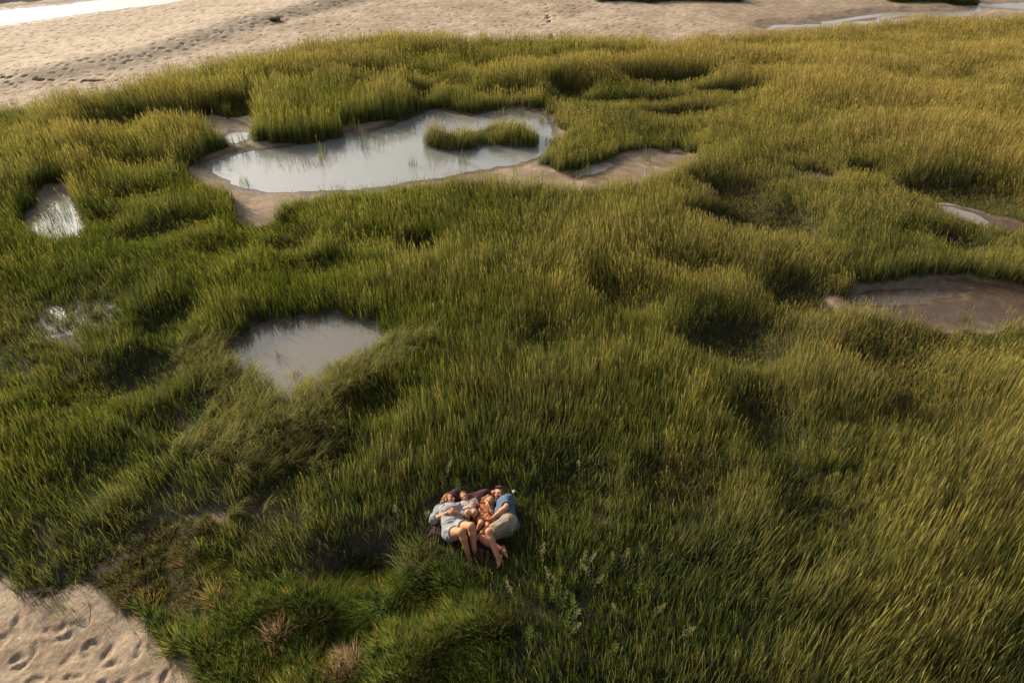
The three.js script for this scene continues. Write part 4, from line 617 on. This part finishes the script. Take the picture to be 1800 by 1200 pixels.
const plumeLabel = { 0: 'pale round flower plume just right of the bearded person\'s feet', 1: 'tall comb-shaped pale plume in the middle of the weeds right of the family', 6: 'pale plume alone in the grass straight below the bearded person\'s feet', 11: 'round pale plume in the grass farthest left of the family', 12: 'round pale plume close beside the sleeve of the pale dress', 8: 'drooping pale plume standing well to the right of the other weeds', 9: 'pale plume nearest the bottom right among the weeds', 17: 'pale plume on the soft grass hummocks below the family' };
PLUMES.forEach(([x, z], k) => { const R = rng(900 + k); const o = set(plant(300 + k, { height: 0.48 + 0.12 * R(), leaves: 14, leaf: [0.07, 0.012], plume: 46, leafC: [0.1, 0.14, 0.05], plumeC: k % 3 ? [0.2, 0.18, 0.07] : [0.22, 0.2, 0.1], lean: 0.1 + 0.25 * R() }), 'flowering_weed', x, z); tag(o, plumeLabel[k] ?? `pale plumed weed near the family, ${fromLeft(PLUMES, k)} of all the plumes`, 'weed', 'pale plumed weeds'); });
const leafyLabel = { 9: 'bright leafy weed in the grass behind the dress wearer\'s head', 14: 'leafy weed standing alone in the grass far behind the blue shirt', 17: 'leafy weed alone in the grass up and left of the family' };
LEAFY.forEach(([x, z], k) => { const R = rng(700 + k); const o = set(plant(500 + k, { height: 0.44 + 0.12 * R(), leaves: 34, leaf: [0.1, 0.018], leafC: [0.085, 0.125, 0.02], lean: 0.2 * R() }), 'leafy_weed', x, z); tag(o, leafyLabel[k] ?? `bright green leafy weed in the grass, ${fromLeft(LEAFY, k)} of all the leafy weeds`, 'weed', 'leafy green weeds'); });
// thin sprigs of grass on the near sand and reeds in the water
const sprig = (seed, n, h, w, c, spread) => { const R = rng(seed), G = { p: [], n: [], c: [], i: [] }; for (let b = 0; b < n; b++) { const a = R() * 6.283, v = 0.7 + 0.6 * R(); bladeInto(G, 0.02 * Math.cos(a), 0.02 * Math.sin(a), a, h * (0.5 + 0.5 * R()), w, spread * R(), 0.5 * spread * R(), R() * 3.14, c.map((q) => q * v)); } return new THREE.Mesh(geo(G), grassMat); };
SPRIGS.forEach(([x, z], k) => tag(set(sprig(40 + k, 7 + k % 4, 0.16 + 0.05 * (k % 3), 0.006, k % 3 === 1 ? [0.26, 0.2, 0.1] : [0.12, 0.17, 0.06], 1.5), 'grass_sprig', x, z), `small sprig of grass on the near sand, ${fromLeft(SPRIGS, k)} of the sprigs`, 'sprig', 'sprigs on the near sand'));
SHORE_SPRIGS.forEach(([x, z], k) => { const o = set(sprig(60 + k, k < 2 ? 26 : 60, k < 2 ? 0.5 : 0.75, 0.009, k ? [0.12, 0.17, 0.04] : [0.17, 0.12, 0.05], 0.5), 'reed_clump', x, z); tag(o, ['brownish reed sprig rising from the near tip of the grey pond', 'green reed clump at the left rim of the grey pond', 'leafy grass clump on the sandy inlet, left one of two', 'leafy grass clump on the sandy inlet, right one of two'][k], 'reeds'); });
// matted dry clumps in the low cover, weed wrack on the far beach
function tangle(seed, n, r, h, c, w = 0.006) { const R = rng(seed), G = { p: [], n: [], c: [], i: [] }; for (let k = 0; k < n; k++) { const a = R() * 6.283, q = r * Math.sqrt(R()), v = 0.6 + 0.8 * R(); bladeInto(G, q * Math.cos(a), q * Math.sin(a), R() * 6.283, h * (0.4 + 0.6 * R()), w, 1.2 * R(), 1.1 * R(), R() * 3.14, c.map((e) => e * v)); } return new THREE.Mesh(geo(G), grassMat); }
tag(set(tangle(81, 420, 0.13, 0.4, [0.5, 0.31, 0.2]), 'dry_shrub', -3.39, -5.11), 'small pinkish dry clump in the dark low shoots', 'dry plant');
tag(set(tangle(82, 800, 0.22, 0.4, [0.46, 0.3, 0.19]), 'dry_shrub', -2.3, -4.66), 'larger tan dry clump at the bottom edge of the picture', 'dry plant');
tag(set(tangle(83, 200, 0.3, 0.3, [0.08, 0.07, 0.035], 0.03), 'seaweed_clump', -13.1, -40.6), 'dark clump of stranded weed on the far beach ridge', 'seaweed');
tag(set(tangle(84, 420, 0.34, 0.62, [0.16, 0.17, 0.05], 0.008), 'grass_fountain', -1.49, -6.41), 'spreading fountain of long grass below the corner of the blanket', 'grass clump');
{ // one half-buried shell and a few dry stalks on the near sand
  const s = new THREE.Mesh(new THREE.LatheGeometry([[0, 0.012], [0.008, 0.011], [0.016, 0.006], [0.02, 0], [0.016, -0.002]].map((p) => new THREE.Vector2(...p)), 14), std([0.75, 0.73, 0.7], { roughness: 0.5, side: THREE.DoubleSide })); s.scale.z = 0.75; tag(set(s, 'shell', -7.1, -5.11), 'tiny white shell on the near sand', 'shell');
  const STALKS = [[-4.75, -5.0, 0.5, 0.7], [-4.5, -4.92, 0.35, -0.5], [-5.55, -5.62, 0.4, 0.2], [-7.2, -5.62, 0.22, 0.5], [-6.45, -5.36, 0.3, 0.4], [-5.1, -5.12, 0.3, 1.1]];
  STALKS.forEach(([x, z, l, a], k) => {
    const pts = [0, 0.33, 0.66, 1].map((t) => { const px = Math.cos(a + 0.9 * t) * l * t, pz = -Math.sin(a + 0.9 * t) * l * t; return new THREE.Vector3(px, onGround(x + px, z + pz) - onGround(x, z) + 0.012 + 0.05 * Math.sin(t * 3.1), pz); });
    tag(set(new THREE.Mesh(new THREE.TubeGeometry(new THREE.CatmullRomCurve3(pts), 14, 0.006, 5), std(k % 2 ? [0.22, 0.14, 0.08] : [0.42, 0.33, 0.2])), 'dry_stalk', x, z), `dry curled stalk lying on the near sand, ${fromLeft(STALKS, k)} of the stalks`, 'stalk', 'dry stalks on the near sand');
  });
  const f = plant(990, { height: 0.5, leaves: 6, plume: 0 }), R = rng(5), P = { p: [], n: [], c: [], i: [] }; for (let k = 0; k < 40; k++) { const a = R() * 6.28, b = R() * 1.4; quadLeaf(P, [0, 0.49, 0], unit([Math.cos(a) * Math.cos(b), Math.sin(b), Math.sin(a) * Math.cos(b)]), [-Math.sin(a), 0, Math.cos(a)], 0.032, 0.02, [0.8, 0.79, 0.76]); }
  put(new THREE.Mesh(geo(P), grassMat), 'flower_head', f); tag(set(f, 'white_flower', 0.02, -7.4), 'single white flower behind the blue shirt\'s shoulder', 'flower');
}
console.log('details done');
renderer.render(scene, camera);
